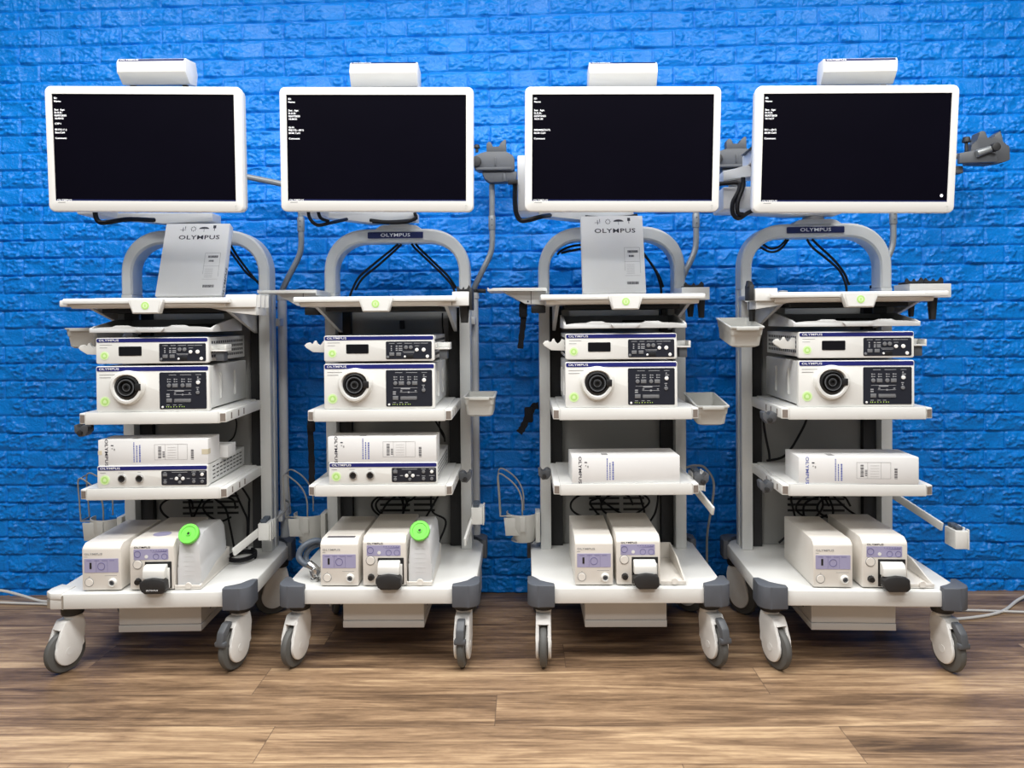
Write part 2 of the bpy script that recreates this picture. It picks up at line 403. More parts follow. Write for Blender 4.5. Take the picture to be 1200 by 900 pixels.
ARCH_MESH = {}
def make_cart(k, label, phis, pedals, bumper_missing=False, tray=True, side_table=False):
    t = thing('medical_cart', label, 'cart', k, 0, 0, 0, group='medical carts along the blue wall')
    hw = .3085
    b = MB(); b.box(-hw, hw, 0, .575, .2125, .2620, .005)
    b.build('base_plate', M['white'], t)
    # bumpers
    def bumper(sx, front):
        P = [(.236, -.012), (.288, -.012)]
        for i in range(1, 7):
            a = R(-90 + 90 * i / 6); P.append((.288 + .034 * math.cos(a), .022 + .034 * math.sin(a)))
        P += [(.322, .082), (.302, .082), (.296, .058), (.284, .036), (.264, .020), (.236, .014)]
        P = [(sx * x, y if front else .575 - y) for x, y in P]
        m = MB(); m.prism(P, 'z', .2045, .2760, bev=.004); m.build('corner_bumper', M['slate'], t)
    for sx in (-1, 1):
        if not (sx < 0 and bumper_missing): bumper(sx, True)
        bumper(sx, False)
    if bumper_missing:
        m = MB(); m.box(-.322, -.262, .010, .085, .2135, .2440, .002); m.box(-.2685, -.264, -.003, .012, .214, .258)
        m.build('corner_bracket', M['steel'], t)
        m = MB(); m.prism([(-.305, -.002), (-.270, -.004), (-.262, .07), (-.318, .09), (-.330, .05), (-.328, .02)], 'z', .2462, .2655, .003); m.build('corner_plate', M['white'], t)
    for (x, y), ph, pd in zip(((-.270, .062), (.268, .062), (-.27, .515), (.27, .515)), phis, pedals):
        caster_parts(t, x, y, R(ph), pd)
    # power box under the base
    p = MB(); p.box(-.134, .134, .085, .46, .128, .2120, .003); p.box(-.1345, .1345, .083, .462, .1045, .1270, .002)
    pb = p.build('power_box', M['arm'], t)
    for sx in (-1, 1):
        v = MB()
        for j in range(3): v.box(sx * .1343 - .0008, sx * .1343 + .0008, .16 + .07 * j, .21 + .07 * j, .150, .172)
        v.build('vent_slots', M['black'], pb)
    # columns
    for sx in (-1, 1):
        c = MB(); xa, xb = (.2315, .2705)
        c.prism([(sx * xa, .42), (sx * xb, .42), (sx * xb, .452), (sx * (xb - .005), .455), (sx * (xb - .005), .472), (sx * xb, .475), (sx * xb, .51), (sx * xa, .51)], 'z', .2622, 1.222, bev=.002)
        c.build('column', M['grey_alu'], t)
    # arch
    if 'a' not in ARCH_MESH:
        st = [((-.271, 1.2225), (-.231, 1.2225))]
        for sgn in (-1, 1):
            rng = range(0, 15) if sgn < 0 else range(14, -1, -1)
            for i in rng:
                a = R(90 * i / 14); ca, sa = math.cos(a) ** .92, math.sin(a) ** .92
                st.append(((sgn * (.110 + .161 * ca), 1.296 + .162 * sa), (sgn * (.110 + .121 * ca), 1.296 + .112 * sa)))
        st.append(((.271, 1.2225), (.231, 1.2225)))
        cs = [(.15, .42), (.85, .42), (1, .427), (1, .503), (.85, .51), (.15, .51), (0, .503), (0, .427)]
        tb = bmesh.new(); rings = []
        for o_, i_ in st:
            rings.append([tb.verts.new((i_[0] + (o_[0] - i_[0]) * a, y, i_[1] + (o_[1] - i_[1]) * a)) for a, y in cs])
        for r0, r1 in zip(rings, rings[1:]):
            for j in range(8): tb.faces.new((r0[j], r0[(j + 1) % 8], r1[(j + 1) % 8], r1[j]))
        tb.faces.new(rings[0]); tb.faces.new(rings[-1][::-1])
        m = MB(); m.merge(tb); a = m.build('arch', M['grey_alu'], t); ARCH_MESH['a'] = a
    else:
        a = share(ARCH_MESH['a'], t, (0, 0, 0))
    hb = MB(); hb.prism([(-.082, 1.456), (-.060, 1.472), (-.045, 1.4745), (.055, 1.4745), (.075, 1.471), (.097, 1.456)], 'y', .425, .505, .003)
    hb.cyl((.005, .465, 1.474), (.005, .465, 1.486), .038, seg=28)
    hb.build('arch_hub', M['arm'], t)
    n = MB(); n.prism(rrect(.206, .023, .003, 3, -.003, 1.4345), 'y', .4165, .4197); npl = n.build('nameplate', M['navy_plate'], t)
    brand(.0125, M['white_print'], npl, (-.003, .4160, 1.4345), align='CENTER')
    # swivel tube (scope pole socket) behind the right column
    s = MB(); s.cyl((.276, .575, .2625), (.276, .575, 1.20), .0175, seg=20); s.cyl((.276, .575, 1.20), (.276, .575, 1.225), .021, seg=20, bev=.003)
    s.box(.255, .285, .508, .575, 1.10, 1.13, .004); s.box(.255, .285, .508, .575, .35, .38, .004)
    s.build('pole_socket', M['arm'], t)
    # back panel and cable ducts
    p = MB(); p.box(-.185, .185, .490, .498, .2625, 1.165, .002); bp = p.build('back_panel', M['panel_back'], t)
    v = MB()
    for x0, x1 in ((-.085, .03), (.045, .125)):
        for j in range(4): v.box(x0, x1, .4885, .4905, .388 + .0215 * j, .3965 + .0215 * j)
    v.build('vent_slots', M['black'], bp)
    for sx in (-1, 1):
        d = MB(); d.box(sx * .231, sx * .186, .465, .500, .2625, 1.165) if sx > 0 else d.box(-.231, -.186, .465, .500, .2625, 1.165)
        d.build('cable_duct', M['duct'], t)
    # shelves
    for zb, zt in ((.7905, .8300), (.5465, .5845)):
        m = MB()
        m.prism([(-.2135, .050), (.2135, .050), (.2140, .051), (.2140, .432), (-.2140, .432), (-.2140, .051)], 'z', zb, zt, bev=.003)
        sh = m.build('shelf', M['white'], t)
        for sx in (-1, 1):
            r = MB(); r.prism([(sx * .2142, .0510), (sx * .2345, .0560), (sx * .2345, .428), (sx * .2142, .428)], 'z', zb + .003, zt - .003, bev=.0012)
            r.build('side_rail', M['white'], sh)
            c = MB(); c.prism([(sx * .2165, .0520), (sx * .2325, .0558), (sx * .2325, .0548), (sx * .2165, .0508)], 'z', zb + .0065, zt - .0075); c.build('rail_end_cap', M['cap'], sh)
            for ya in (.10, .17, .225):
                q = MB(); q.box(*sorted((sx * .2342, sx * .2350)), ya, ya + .011, zb + .009, zt - .010); q.build('rail_slot', M['cap'], sh)
    # worktop
    m = MB()
    m.prism([(.034, 1.192), (.040, 1.1965), (.46, 1.1965), (.46, 1.179), (.034, 1.179)], 'x', -.272, .254, bev=.003)
    m.prism([(.044, 1.1785), (.056, 1.1645), (.42, 1.1645), (.44, 1.1785)], 'x', -.255, .238, bev=.002)
    m.box(-.255, .235, .39, .44, 1.1967, 1.2045, .003)
    wt = m.build('worktop', M['white'], t)
    if not tray:
        q = MB(); q.box(.0, .018, .470, .4895, 1.085, 1.118, .003); q.cyl((.009, .468, 1.090), (.009, .4698, 1.090), .006, seg=14); q.build('wall_hook', M['black'], t)
    m = MB(); m.prism([(-.0575, 1.1935), (.0535, 1.1935), (.0515, 1.184), (.040, 1.146), (-.044, 1.146), (-.0555, 1.184)], 'y', .018, .0455, bev=.003)
    m.prism([(-.050, 1.1910), (.046, 1.1910), (.036, 1.150), (-.040, 1.150)], 'y', .0160, .0182)
    hd = m.build('handle', M['white'], wt)
    g = MB(); g.cyl((-.002, .0160, 1.1715), (-.002, .0152, 1.1715), .0122, seg=24); g.mi = 1
    g.cyl((-.002, .0152, 1.1715), (-.002, .0149, 1.1715), .0075, seg=20); g.mi = 0; g.box(-.0045, .0005, .0147, .0149, 1.167, 1.176)
    g.build('sticker', [M['sticker'], M['sticker_l']], wt)['label'] = 'round green sticker'
    for sx in (-1, 1):
        m = MB(); x = sx * .215
        m.prism([(.10, 1.164), (.44, 1.164), (.44, 1.075), (.40, 1.085)], 'x', x - .006, x + .006, bev=.001)
        m.build('bracket', M['arm'], t)
    m = MB(); m.box(-.190, .190, .12, .43, 1.1495, 1.1640, .002); m.build('drawer_runner', M['black'], t)
    if tray:
        m = MB(); x0, x1 = -.194, .194
        m.box(x0, x1, .055, .33, 1.0865, 1.0895)
        m.prism([(x0, 1.0865), (x1, 1.0865), (x1, 1.099), (.155, 1.1035), (.12, 1.1035), (.108, 1.109), (.065, 1.109), (.055, 1.1035), (.045, 1.1035), (-.04, 1.1035),
                 (-.06, 1.1035), (-.072, 1.109), (-.112, 1.109), (-.124, 1.1035), (-.16, 1.1035), (x0, 1.099)], 'y', .050, .0560, bev=.001)
        m.prism([(-.048, 1.0995), (.046, 1.0995), (.034, 1.0865), (-.036, 1.0865)], 'y', .040, .0500, bev=.002)
        for x in (x0, x1): m.prism([(.052, 1.0865), (.335, 1.0865), (.335, 1.132), (.25, 1.132), (.08, 1.107), (.052, 1.101)], 'x', x - .0035, x + .0035, bev=.0012)
        m.box(x0, x1, .330, .336, 1.0865, 1.128)
        kt = m.build('keyboard_tray', M['arm'], t)
        m = MB(); m.box(x0 + .005, x1 - .005, .058, .328, 1.0897, 1.0960)
        m.box(.02, .13, .20, .29, 1.0962, 1.112, .003)
        m.build('tray_liner', M['tray_in'], kt)
        for sx in (-1, 1):
            m = MB(); m.box(*sorted((sx * .17, sx * .193)), .23, .34, 1.128, 1.1492); m.build('tray_hanger', M['panel_back'], t)
    if side_table:
        m = MB(); x0, x1 = -.452, -.246
        m.prism([(x0, 1.2165), (x0, 1.228), (x0 + .004, 1.228), (x0 + .007, 1.2215), (x0 + .020, 1.2270), (x1 - .004, 1.2270), (x1, 1.2215), (x1, 1.2080), (x1 - .003, 1.2080), (x1 - .003, 1.2165)], 'y', .22, .46, bev=.0008)
        stb = m.build('side_table', M['white'], t)
        m = MB(); m.prism([(-.400, 1.2162), (-.249, 1.2162), (-.249, 1.167), (-.322, 1.172)], 'y', .25, .42, bev=.002); m.build('table_bracket', M['arm'], stb)
        m = MB(); m.box(-.302, -.300, .2492, .2505, 1.172, 1.2162); m.cyl((-.312, .249, 1.180), (-.312, .2505, 1.180), .003); m.build('bracket_seam', M['dark_print'], stb)
        m = MB(); m.box(-.300, -.250, .26, .36, 1.140, 1.1665, .003); m.build('hinge_block', M['black'], stb)
    return t

carts = {}
carts[1] = make_cart(1, 'white medical cart farthest left, with its front left corner bumper missing', (27, 22, 20, 60), (0, 1, 0, 1), bumper_missing=True)
carts[2] = make_cart(2, 'white medical cart second from left, with a side table and no keyboard tray', (19, 4, -20, 15), (0, 1, 0, 1), tray=False, side_table=True)
carts[3] = make_cart(3, 'white medical cart third from left, with an empty side table at its left', (3, -19, 15, -50), (0, 1, 0, 1), side_table=True)
carts[4] = make_cart(4, 'white medical cart farthest right, with a scope holder at both worktop ends', (-21, -13, -35, 20), (0, 1, 0, 1))

# scope holders moulded on the worktop ends
def holder(k, x0, x1, y0, y1, z0, z1, notch='R', inserts=(), tubes=(), wedge=True):
    t = carts[k]; m = MB()
    P = [(x0, y0), (x1, y0)]
    n = 3; L = (y1 - y0) / n; out = []
    for i in range(n):
        ya = y0 + L * i
        out += [(x1, ya + .006), (x1 - .010, ya + L * .25), (x1 - .010, ya + L * .75), (x1, ya + L - .006)]
    P = [(x0, y0)] + [(x1, y0)] + out + [(x1, y1), (x0, y1)]
    if notch == 'L': P = [(x0 + x1 - x, y) for x, y in P]
    m.prism(P, 'z', z0, z1, bev=.002)
    if wedge:
        a, b = (x0 - .06, x1 - .006) if notch == 'R' else (x1 + .06, x0 + .006)
        m.prism([(a, z0 - .0005), (b, z0 - .0005), (b, z0 - .026), ((a + b) / 2, z0 - .016)], 'y', y0 + .012, y1 - .012, bev=.001)
    h = m.build('scope_holder', M['white'], t)
    for (ix, iy, iw) in inserts:
        r = MB()
        r.prism([(ix - iw / 2, z1 + .0003), (ix + iw / 2, z1 + .0003), (ix + iw / 2, z1 + .016), (ix + iw * .38, z1 + .024), (ix + iw * .25, z1 + .012), (ix + iw * .08, z1 + .010), (ix, z1 + .019),
                 (ix - iw * .12, z1 + .010), (ix - iw * .3, z1 + .012), (ix - iw * .42, z1 + .022), (ix - iw / 2, z1 + .014)], 'y', iy, iy + .008)
        r.box(ix - iw / 2, ix + iw / 2, iy, iy + .06, z1 + .0002, z1 + .008, .002)
        r.build('rubber_insert', M['rubber'], h)
    for (tx, ty, r0, r1, zt, zb) in tubes:
        q = MB(); q.lathe([(0, 0), (r1, 0), (r0, zt - zb), (0, zt - zb)], (tx, ty, zb), (0, 0, 1), 20); q.build('holder_tube', M['rubber'], h)
    return h
holder(1, .236, .335, .06, .20, 1.1650, 1.2065)
m = MB(); m.box(-.292, -.15, .27, .38, 1.1968, 1.2055, .003); m.box(-.296, -.240, .06, .40, 1.1705, 1.192, .004); m.build('scope_holder', M['white'], carts[1])
holder(2, .240, .294, .055, .17, 1.1640, 1.2095, inserts=((.272, .12, .046),), tubes=((.276, .10, .017, .012, 1.1635, 1.108),), wedge=False)
m = MB(); m.box(.295, .303, .06, .17, 1.150, 1.222, .002); m.build('holder_clip', M['rubber'], carts[2])
holder(3, .225, .322, .26, .40, 1.1810, 1.2250, inserts=((.285, .34, .07),), tubes=((.276, .36, .016, .009, 1.1805, 1.122), (.308, .33, .014, .010, 1.1805, 1.118)), wedge=False)
holder(4, -.316, -.246, .055, .19, 1.1700, 1.2105, notch='L', tubes=((-.300, .16, .012, .009, 1.1695, 1.105),), wedge=True)
holder(4, .250, .388, .24, .36, 1.1800, 1.2270, inserts=((.285, .28, .06), (.350, .28, .064)), tubes=((.282, .30, .014, .008, 1.1795, 1.115), (.349, .29, .017, .011, 1.1795, 1.105)), wedge=False)
m = MB(); m.box(.20, .276, .034, .36, 1.1795, 1.1962, .003); m.build('worktop_extension', M['white'], carts[4])
m = MB(); m.box(-.333, -.318, .06, .12, 1.172, 1.222, .002); m.prism([(-.337, 1.215), (-.318, 1.222), (-.322, 1.232), (-.333, 1.236)], 'y', .07, .10); m.build('holder_clip', M['rubber'], carts[4])
m = MB(); m.lathe([(0, 0), (.017, 0), (.018, .002), (.016, .010), (0, .012)], (-.12, .42, 1.2045), (0, 0, 1), 20); m.build('worktop_stud', M['arm'], carts[4])

# ------------------------------------------------------------------ monitor arms (part of each cart)
def mon_arm(k, ex, post=None):
    t = carts[k]
    m = MB()
    m.prism([(.078, 1.4860), (.078, 1.5170), (ex, 1.5205), (ex, 1.5030), (ex + .06, 1.5010), (-.10, 1.4800)], 'y', .392, .480, bev=.003)
    m.build('monitor_arm', M['arm'], t)
    m = MB()
    m.box(ex, ex + .075, .255, .400, 1.4960, 1.690, .005)
    m.build('arm_post', M['arm'], t)
    return m
mon_arm(1, -.340); mon_arm(2, -.318); mon_arm(3, -.345)
t4 = carts[4]
m = MB(); m.prism([(.078, 1.4870), (.078, 1.5130), (-.25, 1.516), (-.25, 1.498), (-.10, 1.487)], 'y', .38, .48, bev=.004); m.box(-.372, -.2495, .25, .42, 1.4915, 1.5680, .006); m.build('monitor_arm', M['arm'], t4)
m = MB(); m.prism([(-.372, 1.5860), (-.300, 1.6010), (-.19, 1.6110), (-.19, 1.642), (-.290, 1.642), (-.303, 1.634), (-.372, 1.623)], 'y', .25, .36, bev=.004)
m.cyl((-.31, .31, 1.5665), (-.31, .31, 1.60), .03); m.build('arm_link', M['arm'], t4)
m = MB(); m.prism([(-.287, 1.6425), (-.287, 1.684), (-.270, 1.700), (-.255, 1.708), (-.19, 1.708), (-.19, 1.6425)], 'y', .20, .33, bev=.003); m.build('arm_post', M['cream'], t4)
m = MB(); m.prism([(-.300, 1.684), (-.290, 1.692), (-.262, 1.7085), (-.272, 1.700), (-.288, 1.6835)], 'y', .19, .30); m.build('arm_cover', M['black'], t4)

# ------------------------------------------------------------------ monitors
SCREEN = {
    1: (['ID:', 'Name:', None, 'Sex:  Age:', 'D.O.B.:', '02/07/2025', '16:40:52', None, 'CVP:1', None, 'M:1/1(--/--)', 'Size:CxH', None, 'Comment:']),
    2: (['ID:', 'Name:', None, 'Sex:  Age:', 'D.O.B.:', '02/07/2025', '16:20:21', None, None, 'Gr:N', 'M:[1/1]---(0/1)', '00:00 CxH', None, 'Comment:']),
    3: (['ID:', 'Name:', None, 'Sex:  Age:', 'D.O.B.:', '02/07/2025', '16:21:38', None, None, None, '888/888(CH/V)', '00:00 CxH', None, 'Comment:']),
    4: (['ID:', 'Name:', None, 'Sex:  Age:', 'D.O.B.:', '02/07/2025', '16:16:37', None, None, None, 'M:1---(0/1)', '00:00 CxH', None, 'Comment:']),
}
VP = [5.0, 8.7, 0, 18.6, 22.0, 25.4, 28.8, 0, 35.0, 38.7, 41.8, 45.4, 0, 51.9]
def make_monitor():
    Wd, Hd = .612, .388
    t = thing('monitor', 'm', 'monitor', 1, 0, 0, 0, group='flat monitors above the carts')
    # front frame
    tb = bmesh.new()
    outer = rrect(Wd, Hd, .018, 6); inner = rrect(.566, .330, .0015, 6, 0, .0045)
    def ring(pts, y): return [tb.verts.new((x, y, z)) for x, z in pts]
    sc = lambda f: [(x * (1 - f / Wd * 2), z * (1 - f / Hd * 2)) for x, z in outer]
    rs = [ring(outer, .022), ring(outer, .006), ring(sc(.002), .0015), ring(sc(.005), 0), ring(inner, 0), ring(inner, .006)]
    n = len(outer)
    for a, b in zip(rs, rs[1:]):
        for i in range(n): tb.faces.new((a[i], a[(i + 1) % n], b[(i + 1) % n], b[i]))
    m = MB(); m.merge(tb); fr = m.build('bezel', M['cream'], t)
    m = MB()
    m.prism(rrect(Wd - .006, Hd - .006, .016, 5), 'y', .0221, .050, bev=.004, only_caps=True)
    m.prism(rrect(Wd - .10, Hd - .09, .02, 5), 'y', .0505, .072, bev=.006, only_caps=True)
    m.build('back_shell', M['cream_grey'], t)
    m = MB(); m.box(-.283, .283, .0030, .0210, -.1605, .1695); scn = m.build('screen', M['screen'], t)
    m = MB(); m.box(-.031, .031, -.0004, .0004, .1795, .1815, 0); m.mi = 1
    m.box(.2795, .2865, -.0004, .0003, -.1860, -.1720); m.build('indicator_marks', [M['arm'], M['bin']], fr)
    m = MB(); m.box(-.2825, .2825, .0022, .0031, -.1602, -.1560); m.build('lower_strip', M['navy_plate'], scn)
    brand(.0052, M['white_print'], scn, (-.279, .0019, -.1580))
    m = MB(); m.box(-.275, -.252, -.0004, .0003, -.1665, -.1645); m.build('model_print', M['grey_print'], fr)
    m = MB(); m.box(-.07, .07, .0725, .085, -.07, .07, .004); m.build('mount_plate', M['arm'], t)
    return t
def screen_text(mon, k, rows):
    scn = [c for c in kids(mon) if c.name.startswith('screen')][0]
    objs = []
    for s, v in zip(rows, VP):
        if s is None: continue
        z = .1695 - v * .00262
        objs.append(text(s, .0076, M['glow'], scn, (-.2775, .0024, z), sx=1.08, bold=.004, name='screen_text'))
    if k == 4:
        m = MB(); m.cyl((.266, .0024, -.141), (.266, .0029, -.141), .0045, seg=16); m.build('screen_icon', M['glow'], scn)
MON = {1: (.0145, 1.660, .7), 2: (.0115, 1.657, .8), 3: (-.013, 1.648, .7), 4: (-.027, 1.633, 1.0)}
LBLM = {1: 'white monitor on the leftmost cart, black screen with lines of small text', 2: 'white monitor on the second cart from the left, dark screen lit with small text',
        3: 'white monitor on the third cart from the left, dark screen above the upright carton', 4: 'white monitor on the rightmost cart, small round icon at its screen\'s lower right'}
monitors = {}
m0 = make_monitor()
for k in (1, 2, 3, 4):
    x, z, rl = MON[k]
    rot = (R(3.3), R(rl), R(-1.0 if k == 1 else 0))
    if k == 1:
        m0.location = W(k, x, -.01, z); m0.rotation_euler = (rot[0], rot[1], rot[2] + CART[k][2]); m0['label'] = LBLM[k]; monitors[k] = m0
    else:
        monitors[k] = dup(m0, LBLM[k], k, x, -.01, z, rot)
for k in monitors: screen_text(monitors[k], k, SCREEN[k])
# tilting bracket of every arm, reaching the monitor's mount plate
for k in monitors:
    x, z, rl = MON[k]
    m = MB(); m.box(x - .05, x + .05, .085, .130, z - .055, z + .055, .006)
    x0 = {1: -.340, 2: -.318, 3: -.345, 4: -.285}[k]
    m.box(x0 + .060, x + .04, .1305, .20, z - .02, z + .02, .005); m.box(x0 + .055, x0 + .09, .1310, .2540, z - .016, z + .016, .004)
    m.build('tilt_bracket', M['arm'], carts[k])

# ------------------------------------------------------------------ receivers on the monitors
def make_receiver():
    t = thing('receiver_box', 'r', 'receiver', 1, 0, 0, 0, group='white receiver boxes on top of the monitors')
    m = MB(); P = [(.016, .078), (.0035, .0665), (0, .036), (.030, .001), (.085, .001), (.100, .036), (.090, .076)]
    m.prism(P, 'x', -.109, .109, bev=.002); bd = m.build('body', M['cream'], t)
    # blue strip lies on the narrow sloping top facet
    ang = math.atan2(.0125, .0115)
    m = MB(); m.box(-.104, .104, -.0006, .0006, -.0058, .0058)
    s = m.build('strip', M['navy_plate'], t, (0, .00975, .07225), (-ang, 0, 0))
    brand(.0066, M['white_print'], s, (-.100, -.0012, 0))
    m = MB()
    for sx in (-1, 1): m.box(sx * .085 - .008, sx * .085 + .008, .045, .060, -.016, .0012, .001)
    m.box(-.08, .08, .038, .068, -.016, -.010, .001)
    m.build('foot', M['rubber'], t)
    return t
RC = {1: (.022, 1.8790, -9, -1.5, 0, 'white receiver box on the leftmost monitor, tipped forward to show its blue strip'),
      2: (.026, 1.8790, 8, 0, .4, 'white receiver box on the monitor second from the left'),
      3: (-.0015, 1.8680, 8, 0, .4, 'white receiver box on the monitor third from the left'),
      4: (.002, 1.8480, -9, -7, 2.6, 'white receiver box on the rightmost monitor, turned to show its left end')}
r0 = make_receiver()
for k, (x, z, pitch, yaw, roll, lb) in RC.items():
    rot = (R(-pitch) * 1.0, R(roll), R(yaw))
    zz = z
    if k == 1: r0.location = W(1, x, .035, zz); r0.rotation_euler = (rot[0], rot[1], rot[2] + CART[1][2]); r0['label'] = lb
    else: dup(r0, lb, k, x, .035, zz, rot)

# ------------------------------------------------------------------ rack devices
def ctrl_panel(parent, x0, x1, z0, z1, y, buttons, marks, leds=()):
    """buttons: (fx, fz, kind, size); marks: (fx, fz, w, h) as fractions of the panel, fz from the top"""
    w, h = x1 - x0, z1 - z0
    m = MB(); m.prism(rrect(w, h, .004, 3, (x0 + x1) / 2, (z0 + z1) / 2), 'y', y - .0012, y + .0005); p = m.build('control_panel', M['ctrl'], parent)
    for fx, fz, kind, s in buttons:
        x, z = x0 + fx * w, z1 - fz * h; b = MB()
        if kind in 'wg': b.cyl((x, y - .0012, z), (x, y - .0040, z), s, s * .94, 16, .0005)
        elif kind == 'r': b.box(x - s, x + s, y - .0036, y - .0012, z - s * .72, z + s * .72, .0006)
        elif kind == 'W': b.box(x - s, x + s, y - .0036, y - .0012, z - s * .6, z + s * .6, .0008)
        elif kind == 'l': b.box(x - s, x + s, y - .0030, y - .0012, z - .0058, z + .0058, .0022)
        elif kind == 'k': b.box(x - s, x + s, y - .0026, y - .0012, z - s * .6, z + s * .6, .0006)
        b.build('button', M['btn_w'] if kind in 'wW' else (M['black'] if kind == 'k' else M['btn_g']), p)
    b = MB()
    for fx, fz, ww, hh in marks:
        x, z = x0 + fx * w, z1 - fz * h; b.box(x - ww / 2, x + ww / 2, y - .0016, y - .0011, z - hh / 2, z + hh / 2)
    b.build('panel_markings', M['mark'], p)
    if leds:
        b = MB()
        for fx, fz in leds:
            x, z = x0 + fx * w, z1 - fz * h; b.box(x - .0009, x + .0009, y - .0018, y - .0011, z - .0013, z + .0013)
        b.build('status_lamps', M['led'], p)
    return p
def sticker(parent, x, y, z, r=.0135):
    m = MB(); m.cyl((x, y, z), (x, y - .0008, z), r, seg=26); m.mi = 1; m.cyl((x, y - .0008, z), (x, y - .0012, z), r * .70, seg=22)
    m.mi = 0; m.prism([(x - r * .32, z - r * .32), (x + r * .32, z - r * .32), (x + r * .32, z + r * .1), (x, z + r * .42), (x - r * .32, z + r * .1)], 'y', y - .0015, y - .0012)
    m.build('sticker', [M['sticker_l'], M['sticker']], parent)['label'] = 'round pale green sticker'
def fascia(t, w, h, top=.016):
    m = MB(); m.prism(rrect(w, h, .006, 4, 0, h / 2), 'y', 0, .020, bev=.0025, only_caps=True); f = m.build('front_panel', M['device'], t)
    m = MB(); m.prism(rrect(w - .006, top - .004, .004, 3, 0, h - top / 2 - .0008), 'y', -.0010, .0004); s = m.build('blue_stripe', M['navy'], t)
    brand(.0072, M['white_print'], s, (-w / 2 + .010, -.0016, h - top / 2 - .0008))
    return f, s
def make_processor():
    w, h = .360, .0840
    t = thing('video_processor', 'p', 'video processor', 1, 0, 0, 0, group='video processors')
    f, s = fascia(t, w, h)
    m = MB(); m.box(-w / 2 + .003, w / 2 - .003, .0202, .365, .004, h - .002, .002); bd = m.build('body', M['device_side'], t)
    for sx in (-1, 1):
        v = MB()
        for i in range(15):
            for j in range(4): v.box(*sorted((sx * (w / 2 - .0036), sx * (w / 2 - .0022))), .035 + .021 * i, .047 + .021 * i, .016 + .0150 * j, .0245 + .0150 * j)
        v.build('vent_holes', M['black'], bd)
    m = MB()
    for sx in (-1, 1):
        for y in (.04, .32): m.cyl((sx * .15, y, 0), (sx * .15, y, .0038), .012, seg=16)
    m.build('foot', M['rubber'], t)
    m = MB(); m.prism(rrect(.073, .030, .003, 3, -.0705, .0405), 'y', -.0012, .0004); m.build('display_window', M['lcd'], f)
    m = MB(); m.box(-.168, -.128, -.0006, .0003, .0605, .0618); m.box(-.168, -.144, -.0006, .0003, .0515, .0528); m.build('model_print', M['grey_print'], f)
    sticker(f, -.153, -.0001, .026)
    B = [(.13, .72, 'r', .0078), (.28, .72, 'r', .0078), (.44, .34, 'g', .0066), (.545, .34, 'g', .0066), (.675, .48, 'w', .0060), (.825, .48, 'w', .0066),
         (.415, .86, 'w', .0036), (.525, .84, 'k', .0110), (.905, .86, 'w', .0056), (.04, .88, 'g', .0046)]
    K = [(.13, .11, .018, .0016), (.30, .11, .016, .0016), (.49, .11, .026, .0016), (.68, .11, .020, .0016), (.84, .11, .024, .0016),
         (.12, .27, .004, .004), (.12, .40, .004, .004), (.12, .50, .004, .0035), (.235, .27, .006, .0035), (.235, .40, .006, .0035), (.235, .50, .006, .0035), (.32, .27, .012, .003), (.32, .40, .012, .003), (.32, .50, .012, .003),
         (.50, .58, .040, .0012), (.50, .64, .034, .0012), (.68, .26, .014, .0016)]
    ctrl_panel(t, .0225, .1715, .0065, .0640, 0, B, K)
    # cable hook left, small shelf right
    m = MB(); L = -w / 2 - .0005
    m.prism([(L, .028), (L, .064), (L - .010, .066), (L - .014, .056), (L - .022, .050), (L - .030, .056), (L - .034, .068), (L - .040, .066), (L - .043, .056), (L - .050, .056), (L - .054, .062), (L - .064, .060), (L - .072, .052),
             (L - .066, .044), (L - .044, .030)], 'y', .03, .042, bev=.0012); m.build('cable_hook', M['device'], t)
    m = MB(); X = w / 2 - .001
    m.box(X, X + .050, .020, .075, .036, .041, .001); m.box(X + .044, X + .050, .020, .075, .0412, .058, .001); m.box(X, X + .044, .070, .075, .0412, .058, .001); m.box(X, X + .006, .02, .07, .0412, .056, .001)
    sh = m.build('side_holder', M['device'], t)
    m = MB(); m.box(X + .014, X + .040, .028, .066, .004, .0358, .002); m.build('holder_socket', M['dgrey'], sh)
    return t
